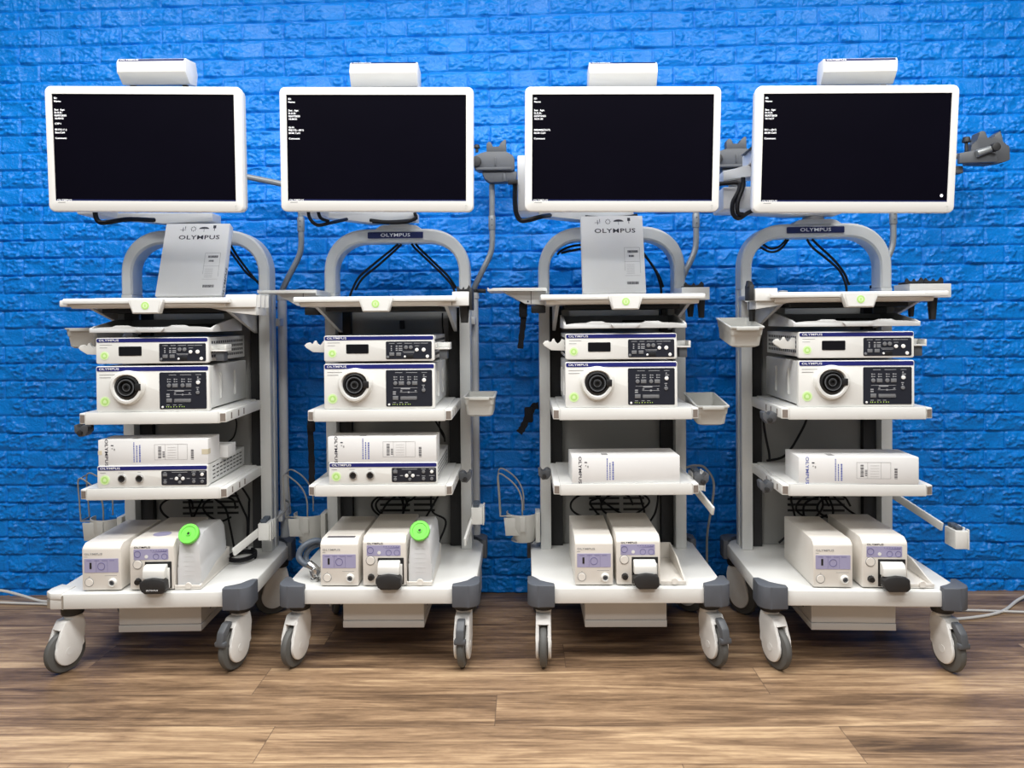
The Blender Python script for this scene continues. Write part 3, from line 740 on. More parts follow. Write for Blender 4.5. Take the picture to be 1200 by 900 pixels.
def make_light():
    w, h = .362, .148
    t = thing('light_source', 'l', 'light source', 1, 0, 0, 0, group='xenon light sources')
    f, s = fascia(t, w, h, .0175)
    m = MB(); m.box(-w / 2 + .003, w / 2 - .003, .0202, .375, .006, h - .002, .003); bd = m.build('body', M['device_side'], t)
    for sx in (-1, 1):
        for y in (.10, .24):
            m = MB(); m.prism([(y, .030), (y + .016, .045), (y + .020, .075), (y + .016, .105), (y, .120), (y + .006, .075)], 'x', *sorted((sx * (w / 2 - .004), sx * (w / 2 + .003))), bev=.002)
            m.build('grip_recess', M['device_side'], bd)
    m = MB()
    for sx in (-1, 1):
        for y in (.05, .33): m.cyl((sx * .14, y, 0), (sx * .14, y, .0058), .014, seg=16)
    m.build('foot', M['rubber'], t)
    m = MB(); m.box(-.170, -.120, -.0006, .0003, .1200, .1215); m.box(-.170, -.134, -.0006, .0003, .1105, .1122); m.build('model_print', M['grey_print'], f)
    # socket: white collar, black bore with rings
    cx, cz = -.0785, .0800
    tb = bmesh.new(); n = 40; rings = []
    def rad(a, r): return r * (1 + .10 * max(0, math.cos(a - R(150))) ** 6 * 0 + .06 * math.cos(3 * (a - R(90))) * -.5)
    for r, y in ((.056, .0005), (.054, -.010), (.050, -.016), (.043, -.017), (.040, -.012), (.039, .004)):
        rings.append([tb.verts.new((cx + rad(2 * PI * i / n, r) * math.cos(2 * PI * i / n), y, cz + rad(2 * PI * i / n, r) * math.sin(2 * PI * i / n))) for i in range(n)])
    for a, b in zip(rings, rings[1:]):
        for i in range(n): tb.faces.new((a[i], a[(i + 1) % n], b[(i + 1) % n], b[i]))
    m = MB(); m.merge(tb); m.build('socket_collar', M['device'], t)
    m = MB(); ax = (0, -1, 0)
    m.lathe([(0, .0), (.0385, .0), (.0385, .010), (.032, .012), (.030, .003), (.027, .003), (.026, .017), (.021, .017), (.019, .005), (.013, .005), (.012, .012), (.006, .013), (.0055, .006), (0, .006)], (cx, -.0012, cz), ax, 36)
    m.box(cx + .028, cx + .047, -.019, -.010, cz - .010, cz + .012, .002)
    sk = m.build('scope_socket', M['black'], t)
    m = MB(); m.lathe([(.0265, .0), (.0265, .0005), (.0235, .0005), (.0235, 0)], (cx, -.0182, cz), ax, 30); m.lathe([(.0125, 0), (.0125, .0005), (.0105, .0005), (.0105, 0)], (cx, -.0134, cz), ax, 24); m.build('socket_ring', M['dgrey'], sk)
    sticker(f, -.1535, -.0001, .034, .0160)
    B = [(.205, .36, 'g', .0068), (.335, .36, 'r', .0085), (.495, .36, 'g', .0068), (.625, .36, 'r', .0085), (.825, .28, 'w', .0066), (.815, .555, 'g', .0062),
         (.205, .765, 'r', .0088), (.49, .765, 'l', .0270), (.065, .945, 'w', .0036)]
    K = [(.28, .07, .024, .0016), (.56, .07, .036, .0016), (.83, .07, .018, .0016)]
    for fx in (.18, .32, .48, .62):
        for fz in (.19, .255): K += [(fx, fz, .004, .004), (fx + .045, fz, .006, .0022)]
    K += [(.82, .14, .004, .004), (.84, .19, .012, .0025), (.42, .49, .078, .0012), (.42, .51, .030, .004), (.49, .61, .056, .0014), (.49, .61, .005, .005), (.33, .57, .006, .003), (.64, .57, .006, .003),
          (.18, .60, .010, .004), (.18, .655, .010, .004), (.81, .42, .009, .0025), (.81, .47, .004, .004), (.18, .89, .01, .002), (.32, .89, .01, .002), (.44, .89, .01, .002)]
    ctrl_panel(t, .0215, .1720, .0080, .1265, 0, B, K, leds=[(.15, .94), (.19, .94), (.24, .945), (.30, .94), (.36, .94), (.42, .94), (.475, .94), (.52, .94)])
    return t
def make_position_unit():
    w, h = .355, .0720
    t = thing('position_unit', 'u', 'endoscope unit', 1, 0, 0, 0, group='endoscope units on the lower shelves')
    f, s = fascia(t, w, h, .0160)
    m = MB(); m.box(-w / 2 + .003, w / 2 - .003, .0202, .37, .004, h - .002, .002); bd = m.build('body', M['device_side'], t)
    for sx in (-1, 1):
        v = MB()
        for i in range(9):
            for j in range(4): v.box(*sorted((sx * (w / 2 - .0032), sx * (w / 2 - .0024))), .05 + .033 * i, .072 + .033 * i, .016 + .0125 * j, .020 + .0125 * j)
        v.build('vent_slots', M['black'], bd)
    m = MB()
    for sx in (-1, 1):
        for y in (.04, .33): m.cyl((sx * .15, y, 0), (sx * .15, y, .0038), .012, seg=16)
    m.build('foot', M['rubber'], t)
    m = MB(); m.box(-.168, -.150, -.0006, .0003, .0480, .0495); m.box(-.110, -.092, -.0006, .0003, .0490, .0502); m.box(-.048, -.038, -.0006, .0003, .0490, .0502); m.build('model_print', M['grey_print'], f)
    sticker(f, -.153, -.0001, .026, .0155)
    for x in (-.0975, -.0415):
        m = MB(); m.lathe([(.0135, 0), (.0135, .003), (.0115, .006), (.0095, .006), (.0095, 0)], (x, .0002, .030), (0, -1, 0), 26); so = m.build('socket', M['chrome'], t)
        m = MB(); m.lathe([(0, 0), (.0094, 0), (.0094, .0035), (.005, .0035), (.0045, .0015), (0, .0015)], (x, -.0002, .030), (0, -1, 0), 22); m.build('socket_bore', M['black'], so)
    B = [(.08, .28, 'r', .0068), (.08, .80, 'g', .0054), (.335, .55, 'w', .0058), (.475, .55, 'w', .0058), (.405, .33, 'g', .0052), (.405, .80, 'g', .0052),
         (.715, .28, 'g', .0056), (.90, .28, 'w', .0056), (.715, .77, 'g', .0056), (.90, .77, 'g', .0056)]
    K = [(.08, .11, .008, .0016), (.08, .62, .010, .0016), (.40, .11, .050, .0014), (.22, .55, .010, .002), (.59, .55, .010, .002), (.715, .10, .014, .0018), (.90, .10, .018, .0018), (.715, .58, .012, .0016), (.90, .55, .018, .0016)]
    ctrl_panel(t, .0285, .1735, .0075, .0540, 0, B, K)
    return t
def place(root, k, x, y, z, label, first, rz=0, rx=0):
    if first:
        root.location = W(k, x, y, z); root.rotation_euler = (rx, 0, CART[k][2] + rz); root['label'] = label; return root
    return dup(root, label, k, x, y, z, (rx, 0, rz))
p0 = make_processor(); l0 = make_light(); u0 = make_position_unit()
DX = {1: .0, 2: .0, 3: -.013, 4: .0}
ZS2, ZS3 = .8302, .5847
for i, k in enumerate((1, 2, 3, 4)):
    extra = {1: ', partly under the grey bin', 2: ', in the open space below the worktop', 3: ', below the third cart\'s keyboard tray', 4: ', beside the grey bin at its left'}[k]
    place(l0, k, DX[k], .058, ZS2, 'tall white light source with round black socket on the ' + WHICH[k], i == 0)
    place(p0, k, DX[k], .058, ZS2 + .1555 - .0010 + .0012, 'flat white video processor with small black display on the ' + WHICH[k], i == 0)
place(u0, 1, -.004, .056, ZS3, 'flat white endoscope unit with two round sockets on the leftmost cart', True)
place(u0, 2, .009, .056, ZS3, 'flat white endoscope unit with two round sockets on the second cart from the left', False)

# ------------------------------------------------------------------ cartons
def barcode(b, x0, x1, y, z0, z1, vertical=False, n=9, seed=0):
    rr = random.Random(seed); u = x0
    while u < x1 - .001:
        w = rr.choice((.0008, .0014, .002))
        b.box(u, min(u + w, x1), y - .0005, y + .0003, z0, z1); u += w + rr.choice((.0008, .0012))
def flat_carton(k, x, y, z, w, d, h, label, rz=0, printed=True, tape=False, blue=False):
    t = thing('carton', label, 'carton', k, x, y, z, (0, 0, rz), group='long white cartons on the lower shelves')
    m = MB(); m.box(-w / 2, w / 2, 0, d, 0, h, .0018); bx = m.build('box', M['carton'], t)
    m = MB(); m.box(-w / 2 + .03, -w / 2 + .16, d * .45, d * .455, h - .0002, h + .0004); m.box(-w / 2 + .002, w / 2 - .002, d * .5, d * .503, h - .0002, h + .0003)
    m.box(-w / 2 + .10, -w / 2 + .12, d * .15, d * .4, h - .0002, h + .0004); m.build('flap_seam', M['grey_print'], bx)
    brand(.0100, M['blue_print'] if blue else M['dark_print'], bx, (-w / 2 + .026, -.0004, h / 2), (0, R(90), 0), 'CENTER')
    m = MB(); m.box(-w / 2 + .041, -w / 2 + .049, -.0006, .0003, h * .76, h * .80); m.mi = 1
    m.box(-w / 2 + .043, -w / 2 + .047, -.0006, .0003, h * .64, h * .68); m.box(-w / 2 + .050, -w / 2 + .054, -.0006, .0003, h * .58, h * .66); m.build('care_marks', [M['dark_print'], M['grey_print']], bx)
    m = MB(); rr = random.Random(k)
    for col, cx in enumerate((.113, .122, .131)):
        u = h * .12
        while u < h * (.90 if col == 0 else .75):
            L = rr.uniform(.003, .007); m.box(-w / 2 + cx, -w / 2 + cx + (.0045 if col == 2 else .003), -.0006, .0003, u, min(u + L, h * .93)); u += L + .0018
    m.build('side_print', M['blue_print'], bx)
    if printed:
        m = MB(); X0 = -w / 2 + .180; X1 = X0 + .105
        for a in ((X0, X1, h * .20, h * .208), (X0, X1, h * .80, h * .808), (X0, X0 + .0008, h * .2, h * .8), (X1, X1 + .0008, h * .2, h * .8), (X0 + .034, X0 + .0346, h * .2, h * .8), (X0 + .075, X0 + .0756, h * .2, h * .8)):
            m.box(a[0], a[1], -.0005, .0003, a[2], a[3])
        for j in range(5): m.box(X0 + .042, X0 + .070, -.0005, .0003, h * (.28 + .1 * j), h * (.285 + .1 * j))
        m.mi = 1
        for j in range(10): m.box(X0 + .012, X0 + .022, -.0005, .0003, h * (.27 + .046 * j), h * (.27 + .046 * j) + (.0014 if j % 3 else .0024))
        for j in range(5): m.box(X0 + .026, X0 + .033, -.0005, .0003, h * (.30 + .05 * j), h * (.30 + .05 * j) + .0018)
        for j in range(9): m.box(X1 + .012, X1 + .021, -.0005, .0003, h * (.20 + .046 * j), h * (.20 + .046 * j) + (.0024 if j % 2 else .0014))
        m.build('shipping_label', [M['grey_print'], M['dark_print']], bx)
    if tape:
        m = MB(); m.box(w / 2 - .020, w / 2 + .0006, -.0006, .0003, h * .40, h * .60); m.box(w / 2 + .0001, w / 2 + .0006, -.0006, .02, h * .40, h * .60); m.box(-w / 2 - .0006, -w / 2 + .012, -.0006, .0003, h * .42, h * .58); m.build('tape', M['tape'], bx)
    return t
flat_carton(1, -.003, .060, ZS3 + .0722, .352, .105, .083, 'long white carton with tan tape on the unit of the leftmost cart', tape=True)
flat_carton(2, .006, .058, ZS3 + .0722, .354, .100, .083, 'long white carton on the endoscope unit of the second cart from the left')
flat_carton(3, .000, .058, ZS3, .350, .150, .087, 'long white carton without shipping label alone on the third cart\'s lower shelf', printed=False, rz=R(1))
flat_carton(4, .005, .054, ZS3, .372, .150, .086, 'long white carton with blue print alone on the rightmost cart\'s lower shelf', blue=True, rz=R(-1))
t = thing('carton', 'small white carton lying behind the taped long carton on the leftmost cart', 'carton', 1, .04, .18, ZS3 + .0722)
m = MB(); m.box(-.13, .155, 0, .08, 0, .042, .0015); bx = m.build('box', M['carton'], t)
m = MB(); m.box(-.13, .155, .039, .041, .0418, .0424); m.build('flap_seam', M['grey_print'], bx)

def tall_carton(k, x, yb, yt, z, zt, label, rz=0, thick=.036):
    L = math.hypot(yt - yb, zt - z); tilt = math.atan2(yt - yb, zt - z)
    t = thing('carton', label, 'carton', k, x, yb, z + thick * math.sin(tilt), (-tilt, 0, rz), group='white cartons standing on the worktops')
    w = .229 if k == 1 else .221; m = MB(); m.box(-w / 2, w / 2, 0, thick, 0.0, L, .002); bx = m.build('box', M['carton'], t)
    s = L / .31
    brand(.0165, M['dark_print'], bx, (.010, -.0005, L - .062 * s), align='CENTER')
    m = MB(); zc = L - .024 * s
    # care symbols: arrows, hand-with-care burst, umbrella, glass
    m.box(-.052, -.050, -.0006, .0003, zc - .010, zc + .006); m.box(-.061, -.041, -.0006, .0003, zc - .004, zc - .003); m.box(-.044, -.042, -.0006, .0003, zc, zc + .010)
    for j in range(8):
        a = R(45 * j); m.box(-.014 + .008 * math.cos(a) - .0012, -.014 + .008 * math.cos(a) + .0012, -.0006, .0003, zc + .008 * math.sin(a) - .0022, zc + .008 * math.sin(a) + .0022)
    m.prism([(.012 + .018 * math.cos(R(180 - 18 * j)) + .012, zc + .008 * math.sin(R(180 - 18 * j))) for j in range(11)], 'y', -.0006, .0003); m.box(.0234, .0246, -.0006, .0003, zc - .012, zc)
    m.box(.056, .066, -.0006, .0003, zc + .002, zc + .014); m.box(.060, .062, -.0006, .0003, zc - .008, zc + .002)
    m.build('care_marks', M['dark_print'], bx)
    m = MB(); X0, X1, Z0, Z1 = .040, .094, L * .08, L * .58
    for a in ((X0, X1, Z1, Z1 + .0008), (X0, X0 + .0008, Z0 + .06, Z1), (X1, X1 + .0008, Z0 + .05, Z1), (X0, X1, L * .40, L * .40 + .0006), (X0, X1, L * .22, L * .22 + .0006)): m.box(a[0], a[1], -.0005, .0003, a[2], a[3])
    for j in range(6): m.box(X0 + .006, X0 + .034, -.0005, .0003, L * (.25 + .022 * j), L * (.25 + .022 * j) + .0007)
    m.mi = 1; barcode(m, X0 + .012, X0 + .048, -.0001, L * .515, L * .545, seed=k); barcode(m, X0 + .016, X0 + .034, -.0001, L * .46, L * .485, seed=k + 3); barcode(m, X0 + .006, X0 + .046, -.0001, L * .11, L * .145, seed=k + 5)
    m.build('shipping_label', [M['grey_print'], M['dark_print']], bx)
    if k == 1:
        o = brand(.013, M['dark_print'], bx, (w / 2 + .0004, thick / 2, L * .20), (R(0), R(-90), R(90)), 'CENTER')
    return t
tall_carton(1, .036, .262, .365, 1.1975, 1.462, 'white shipping carton leaning back on the leftmost cart\'s worktop')
tall_carton(3, -.009, .262, .340, 1.1975, 1.478, 'white shipping carton standing nearly upright on the third cart\'s worktop', thick=.034)

# ------------------------------------------------------------------ base units
def make_co2():
    w, h, d = .122, .152, .30
    t = thing('gas_regulator', 'c', 'gas regulator', 1, 0, 0, 0, group='narrow beige regulator units')
    m = MB(); m.prism([(0, .004), (0, h - .016), (.006, h - .008), (.022, h), (d, h), (d, .004)], 'x', -w / 2, w / 2, bev=.003); bd = m.build('body', M['beige'], t)
    m = MB(); m.box(-w / 2 + .008, w / 2 - .008, .015, d - .015, 0, .0042); m.build('base_foot', M['rubber'], t)
    m = MB(); m.prism(rrect(w * .88, .044, .002, 3, .0, .083), 'y', -.0010, .0004); lv = m.build('lavender_panel', M['lav'], t)
    m = MB(); m.box(-w * .30, -w * .25, -.0018, -.0008, .073, .093); m.build('gauge_slot', M['black'], lv)
    m = MB(); m.lathe([(.012, 0), (.012, .0008), (.0105, .0008), (.0105, 0)], (.0, -.0010, .081), (0, -1, 0), 24)
    for fx in (-.13, .16): m.box(w * fx - .0003, w * fx + .0003, -.0014, -.0008, .063, .102)
    for j in range(4): m.box(-w * .38 + j * .024, -w * .38 + j * .024 + .016, -.0014, -.0008, .0985, .1000)
    m.build('panel_markings', M['lav_d'], lv)
    m = MB(); m.lathe([(0, .0025), (.0115, .0025), (.0125, 0)], (-w * .32, -.0002, .030), (0, -1, 0), 24); b = m.build('power_button', M['beige'], t)
    m = MB(); m.lathe([(.0142, 0), (.0142, .0006), (.0124, .0006), (.0124, 0)], (-w * .32, -.0002, .030), (0, -1, 0), 24); m.build('button_ring', M['grey_print'], b)
    m = MB(); m.lathe([(.0135, 0), (.0135, .004), (.011, .010), (.0085, .010), (.0075, .002), (0, .002)], (w * .29, .0003, .029), (0, -1, 0), 26); so = m.build('gas_outlet', M['device'], t)
    m = MB(); m.lathe([(0, 0), (.0072, 0), (.0072, .006), (.004, .0075), (.0035, .003), (0, .003)], (w * .29, -.0020, .029), (0, -1, 0), 20); m.build('outlet_bore', M['dgrey'], so)
    brand(.0064, M['grey_print'], bd, (-w * .44, -.0005, .1200))
    m = MB(); m.box(-w * .44, -w * .36, -.0005, .0003, .1105, .1118); m.box(w * .08, w * .40, -.0005, .0003, .050, .0510); m.box(-w * .33, -w * .30, -.0005, .0003, .0465, .0485); m.build('model_print', M['grey_print'], bd)
    return t
def make_pump():
    w, h, d = .140, .160, .30
    t = thing('flushing_pump', 'f', 'flushing pump', 1, 0, 0, 0, group='beige flushing pumps')
    m = MB()
    m.prism([(0, .004), (0, h - .018), (.006, h - .010), (.022, h), (d, h), (d, .004)], 'x', -w / 2, w / 2, bev=.004)
    bd = m.build('body', M['beige'], t)
    m = MB(); m.box(-w / 2 + .008, w / 2 - .008, .015, d - .015, 0, .0042); m.build('base_foot', M['rubber'], t)
    m = MB(); m.prism(rrect(w * .78, .034, .002, 3, -.002, .1170), 'y', -.0010, .0004); lv = m.build('lavender_panel', M['lav'], t)
    m = MB()
    for x, z, r in ((-w * .32, .118, .0090), (w * .10, .110, .0080), (w * .29, .110, .0080)):
        m.lathe([(r * 1.2, 0), (r * 1.2, .0008), (r, .0008), (r, 0)], (x, -.0010, z), (0, -1, 0), 22)
    for j in range(7): m.box(-w * .02 + .008 * j, -w * .02 + .008 * j + .003, -.0014, -.0008, .1285, .1305)
    m.prism([(-w * .0, .1245), (w * .34, .1245), (w * .34, .1280)], 'y', -.0014, -.0008)
    m.build('panel_markings', M['lav_d'], lv)
    m = MB(); m.cyl((-w * .12, -.0008, .110), (-w * .12, -.0016, .110), .0055, seg=16); m.build('indicator', M['device'], lv)
    m = MB(); m.lathe([(0, .0025), (.0125, .0025), (.0135, 0)], (-w * .32, -.0002, .085), (0, -1, 0), 24); b = m.build('power_button', M['beige'], t)
    m = MB(); m.lathe([(.0153, 0), (.0153, .0006), (.0134, .0006), (.0134, 0)], (-w * .32, -.0002, .085), (0, -1, 0), 24); m.build('button_ring', M['grey_print'], b)
    m = MB(); m.lathe([(0, .012), (.0085, .012), (.0105, .004), (.0115, 0)], (-w * .31, -.0002, .031), (0, -1, 0), 9); m.build('knob', M['black'], t)
    # pump head
    X0, X1 = -w * .125, w * .46
    m = MB(); m.box(X0 - .004, X1 - .002, -.0020, .0006, .008, .0935, .001); hd = m.build('pump_head', M['black'], t)
    m = MB(); m.prism([(-.003, .046), (-.003, .088), (-.022, .084), (-.030, .072), (-.033, .048)], 'x', X0, X1 - .012, bev=.003); m.box(X0 + .004, X1 - .006, -.012, -.0022, .012, .075, .002)
    m.build('head_lever', M['device'], hd)
    m = MB(); m.prism([(X0 - .004, .024), (X0 - .004, .040), (X0 + .012, .049), ((X0 + X1) / 2 - .006, .053), (X1 - .022, .050), (X1 - .006, .042), (X1 - .004, .014), (X1 - .014, .004), (X0 + .012, .0035), (X0 + .004, .012)], 'y', -.044, -.0125, bev=.004)
    cv = m.build('head_cover', M['rubber'], hd)
    brand(.0042, M['white_print'], cv, ((X0 + X1) / 2 - .005, -.0446, .016), align='CENTER')
    brand(.0058, M['dark_print'], bd, (-w * .40, -.0005, .1395))
    # bottle tray on the pump's right side
    a = w / 2 + .0005
    m = MB(); m.box(a, a + .082, 0.002, .27, .002, .008, .001); m.box(a, a + .082, .001, .006, .008, .016, .001)
    m.prism([(.004, .008), (.004, .016), (.05, .024), (.14, .050), (.27, .062), (.27, .008)], 'x', a + .077, a + .082, bev=.001)
    m.prism([(.262, .008), (.27, .008), (.27, .062), (.262, .062)], 'x', a, a + .077)
    tr = m.build('bottle_tray', M['beige'], t)
    m = MB(); m.lathe([(0, .004), (.0095, .004), (.0105, 0)], (a + .044, .001, .015), (0, -1, 0), 20); m.build('tray_knob', M['beige'], tr)
    return t
c0 = make_co2(); f0 = make_pump()
ZB = .2622
UX = {1: (-.154, .006), 2: (-.129, .017), 3: (-.109, .033), 4: (-.088, .072)}
for i, k in enumerate((1, 2, 3, 4)):
    a, b = UX[k]
    place(c0, k, a, .020, ZB, 'narrow beige gas regulator left of the pump on the ' + WHICH[k], i == 0)
    place(f0, k, b + (.0 if k > 1 else .0), .020 if k > 1 else .018, ZB, 'beige flushing pump with black head cover on the ' + WHICH[k], i == 0)
m = MB(); m.box(-.045, .045, .026, .042, .1512, .1525)
bar = m.build('top_slot', M['dark_print'], [c for c in bpy.data.objects if c.get('label', '').startswith('narrow beige gas regulator') and 'second' in c['label']][0])
m = MB(); m.cyl((0, .08, .1600), (0, .08, .1606), .028, seg=28); o = m.build('top_sticker', M['lav'], f0)

# water tanks
def make_tank():
    t = thing('water_tank', 'w', 'water tank', 1, 0, 0, 0, group='milky water tanks with green lids')
    # cross-sections along depth (y): bottom half-width, shoulder half-width, height
    secs = [(.000, .037, .030, .136), (.006, .0390, .032, .145), (.05, .0390, .034, .160), (.09, .0390, .035, .165), (.14, .0390, .0345, .166), (.205, .0390, .034, .162), (.228, .0385, .032, .148), (.236, .036, .028, .124)]
    tb = bmesh.new(); rings = []
    for y, wb, ws, h in secs:
        P = [(-wb, .004), (-wb + .004, 0), (wb - .004, 0), (wb, .004), (wb, h * .42), (wb - .003, h * .46), (wb - .001, h * .52), (ws, h * .92), (ws * .80, h), (-ws * .80, h), (-ws, h * .92), (-wb + .001, h * .52), (-wb + .003, h * .46), (-wb, h * .42)]
        rings.append([tb.verts.new((x, y, z)) for x, z in P])
    n = 14
    for a, b in zip(rings, rings[1:]):
        for i in range(n): tb.faces.new((a[i], a[(i + 1) % n], b[(i + 1) % n], b[i]))
    tb.faces.new(rings[0]); tb.faces.new(rings[-1][::-1])
    m = MB(); m.merge(tb); bd = m.build('tank_body', M['tank'], t, ang=50)
    ax = Vector((0, -.86, .50))
    m = MB(); m.lathe([(.026, -.02), (.026, .010), (0, .010)], (0, .018, .158), ax, 24)
    m.build('neck', M['tank'], t)
    m = MB(); m.lathe([(.027, .0105), (.0315, .0105), (.0325, .013), (.0325, .024), (.0305, .0265), (.024, .0265), (.022, .0245), (.008, .0245), (.007, .0275), (.0045, .0275), (.004, .022), (0, .022)], (0, .018, .158), ax, 32)
    ld = m.build('lid', M['lid'], t)
    m = MB(); m.lathe([(0, 0), (.0042, 0), (.0042, .0012), (0, .0012)], Vector((0, .018, .158)) + ax * .0225, ax, 14); m.build('vent_hole', M['black'], ld)
    m = MB()
    for j in range(6): m.box(-.018, .018, -.0006, .0004, .035 + .015 * j, .0358 + .015 * j)
    m.build('graduations', M['tank'], bd)
    return t
w0 = make_tank()
place(w0, 1, .1195, .030, ZB + .0090, 'milky water tank with green lid beside the pump on the leftmost cart', True)
place(w0, 2, .1305, .030, ZB + .0090, 'milky water tank with green lid beside the pump on the second cart from the left', False)

# hose with metal connectors on cart 2
t = thing('gas_hose', 'coiled slate gas hose with metal connector beside the second cart\'s regulator', 'hose', 2, -.225, .10, ZB)
m = MB(); m.tube([(.025, .06, .10), (-.01, .03, .118), (-.045, .01, .105), (-.058, 0, .075), (-.04, -.01, .055), (-.012, -.02, .05)], .010, 12); m.tube([(.03, .08, .085), (-.005, .05, .10), (-.035, .03, .085), (-.04, .02, .06), (-.02, 0, .045)], .009, 12); m.build('hose', M['hose'], t)
m = MB(); m.cyl((-.020, -.024, .058), (.010, -.030, .036), .014, seg=20, bev=.002); m.cyl((.010, -.030, .036), (.022, -.032, .027), .017, seg=6); m.cyl((-.010, -.02, .045), (-.004, -.022, .012), .010, seg=16); m.cyl((.0, -.022, .012), (.0, -.022, 0.0), .015, seg=20, bev=.002); m.cyl((.005, -.035, .040), (.005, -.05, .038), .009, seg=16)
m.build('connector', M['chrome'], t)

# ------------------------------------------------------------------ bins
def make_bin():
    t = thing('storage_bin', 'b', 'bin', 1, 0, 0, 0, group='grey plastic bins hung on the carts')
    tb = bmesh.new()
    def ring(w, y0, y1, z, r=.012, n=4):
        return [tb.verts.new((x, y, z)) for x, y in rrect(w, y1 - y0, r, n, 0, (y0 + y1) / 2)]
    S = [ring(.080, .022, .190, 0, .02), ring(.093, .012, .198, .006, .018), ring(.098, .006, .202, .040, .014), ring(.100, .004, .204, .042, .012), ring(.104, .001, .208, .064, .010), ring(.110, -.004, .212, .0655, .010), ring(.110, -.004, .212, .070, .010),
         ring(.098, .006, .202, .070, .008), ring(.094, .010, .198, .042, .010), ring(.088, .018, .192, .008, .014), ring(.076, .028, .184, .004, .014)]
    n = len(S[0])
    for a, b in zip(S, S[1:]):
        for i in range(n): tb.faces.new((a[i], a[(i + 1) % n], b[(i + 1) % n], b[i]))
    tb.faces.new(S[0]); tb.faces.new(S[-1])
    m = MB(); m.merge(tb); m.box(-.035, .035, -.008, -.003, .0590, .0690, .0015); m.build('tub', M['bin'], t)
    m = MB(); m.box(-.012, .012, .206, .225, .050, .066, .002); m.build('hook', M['steel'], t)
    return t
b0 = make_bin()
place(b0, 4, -.345, .050, 1.0190, 'grey storage bin hung at the left side of the rightmost cart, below its worktop', True, rx=R(8))
place(b0, 3, .293, .110, .7580, 'grey storage bin hung at the right end of the third cart\'s upper shelf', False, rx=R(7))
place(b0, 2, .315, .205, .7830, 'grey storage bin hung at the right of the second cart beside the blue wall gap', False)
place(b0, 1, -.298, .190, 1.0320, 'grey storage bin hung at the left of the leftmost cart below its worktop', False)

# ------------------------------------------------------------------ bottle holders
def make_bottle_holder():
    t = thing('bottle_holder', 'b', 'bottle holder', 1, 0, 0, 0, group='grey suction bottle holders at the cart columns')
    m = MB()
    # open bracket cup: curved wall with slanting lower edge
    tb = bmesh.new(); cols = []
    N = 14
    for i in range(N + 1):
        a = R(200 - 220 * i / N); c, s = math.cos(a), math.sin(a)
        zb = .0 + .045 * max(0, -s * .4 - c * .6 + .2)
        col = []
        for r, z in ((.060, .105), (.060, .060), (.052, zb + .02), (.044, zb), (.041, zb), (.049, zb + .022), (.057, .060), (.057, .105)):
            col.append(tb.verts.new((r * c, .055 - r * s * 1.0, z)))
        cols.append(col)
    for a, b in zip(cols, cols[1:]):
        for j in range(8): tb.faces.new((a[j], a[(j + 1) % 8], b[(j + 1) % 8], b[j]))
    tb.faces.new(cols[0]); tb.faces.new(cols[-1][::-1])
    m.merge(tb)
    m.lathe([(0, 0), (.043, 0), (.043, .004), (0, .004)], (0, .055, .0), (0, 0, 1), 28)
    m.prism([(-.068, .095), (-.020, .095), (-.010, .085), (.0, .03), (-.062, .030)], 'y', .002, .010, bev=.001)
    m.box(-.010, .012, -.008, .004, .045, .100, .002)
    m.box(.048, .066, .02, .09, .0, .11, .002)
    m.build('cup', M['bin'], t)
    w = MB()
    w.tube([(-.082, .02, .098), (-.086, .02, .17), (-.088, .02, .252), (-.055, .02, .240), (-.020, .02, .205), (-.002, .02, .16), (.0, .02, .095)], .0028, 8)
    w.tube([(-.082, .08, .098), (-.086, .08, .17), (-.088, .08, .258), (-.050, .08, .250), (-.015, .08, .215), (.003, .08, .17), (.005, .08, .105)], .0028, 8)
    w.tube([(-.082, .02, .098), (-.082, .08, .098)], .0028, 8); w.tube([(-.082, .02, .098), (-.04, .012, .100), (.0, .02, .096)], .0028, 8); w.tube([(-.088, .02, .252), (-.088, .08, .258)], .0028, 8)
    w.build('wire_loop', M['steel'], t)
    return t
h0 = make_bottle_holder()
place(h0, 3, -.3385, .380, .2930, 'grey bottle holder with wire loop at the left column of the third cart', True)
place(h0, 2, -.3385, .380, .2930, 'grey bottle holder with wire loop at the left column of the second cart', False)
place(h0, 1, -.3385, .380, .2930, 'grey bottle holder with wire loop at the left column of the leftmost cart', False)

# ------------------------------------------------------------------ hinged clip arms
def clip_arm(k, pts_bar, blk, label, rod=None, fins=3, ang=0):
    """bar: two points in cart space; blk: centre"""
    t = thing('clip_arm', label, 'clip arm', k, *blk, (0, 0, R(ang)), group='white hinged clip arms at the cart columns')
    c, s = math.cos(-R(ang)), math.sin(-R(ang))
    def loc(p):
        x, y, z = p[0] - blk[0], p[1] - blk[1], p[2] - blk[2]; return (c * x - s * y, s * x + c * y, z)
    m = MB(); a, b = Vector(loc(pts_bar[0])), Vector(loc(pts_bar[1])); d = (b - a)
    yaw = math.atan2(d.y, d.x); pit = math.atan2(d.z, math.hypot(d.x, d.y))
    mtx = Matrix.Translation(a) @ Matrix.Rotation(yaw, 4, 'Z') @ Matrix.Rotation(-pit, 4, 'Y')
    m.box(0, d.length, -.004, .004, -.014, .014, .0015, mtx=mtx); m.build('bar', M['device'], t)
    m = MB(); m.box(-.022, .018, -.035, .035, -.030, .030, .003)
    for j in range(fins): m.box(.019, .024, -.034 + .026 * j, -.020 + .026 * j, -.032, .034, .001)
    cl = m.build('clip', M['device'], t)
    m = MB(); m.box(-.016, .006, -.028, -.003, .0302, .042, .003); m.box(-.016, .006, .003, .028, .0302, .044, .003); m.build('clip_jaw', M['hose'], cl)
    if rod:
        m = MB(); m.tube([loc(p) for p in rod], .004, 8); m.build('rod', M['steel'], t)
    return t
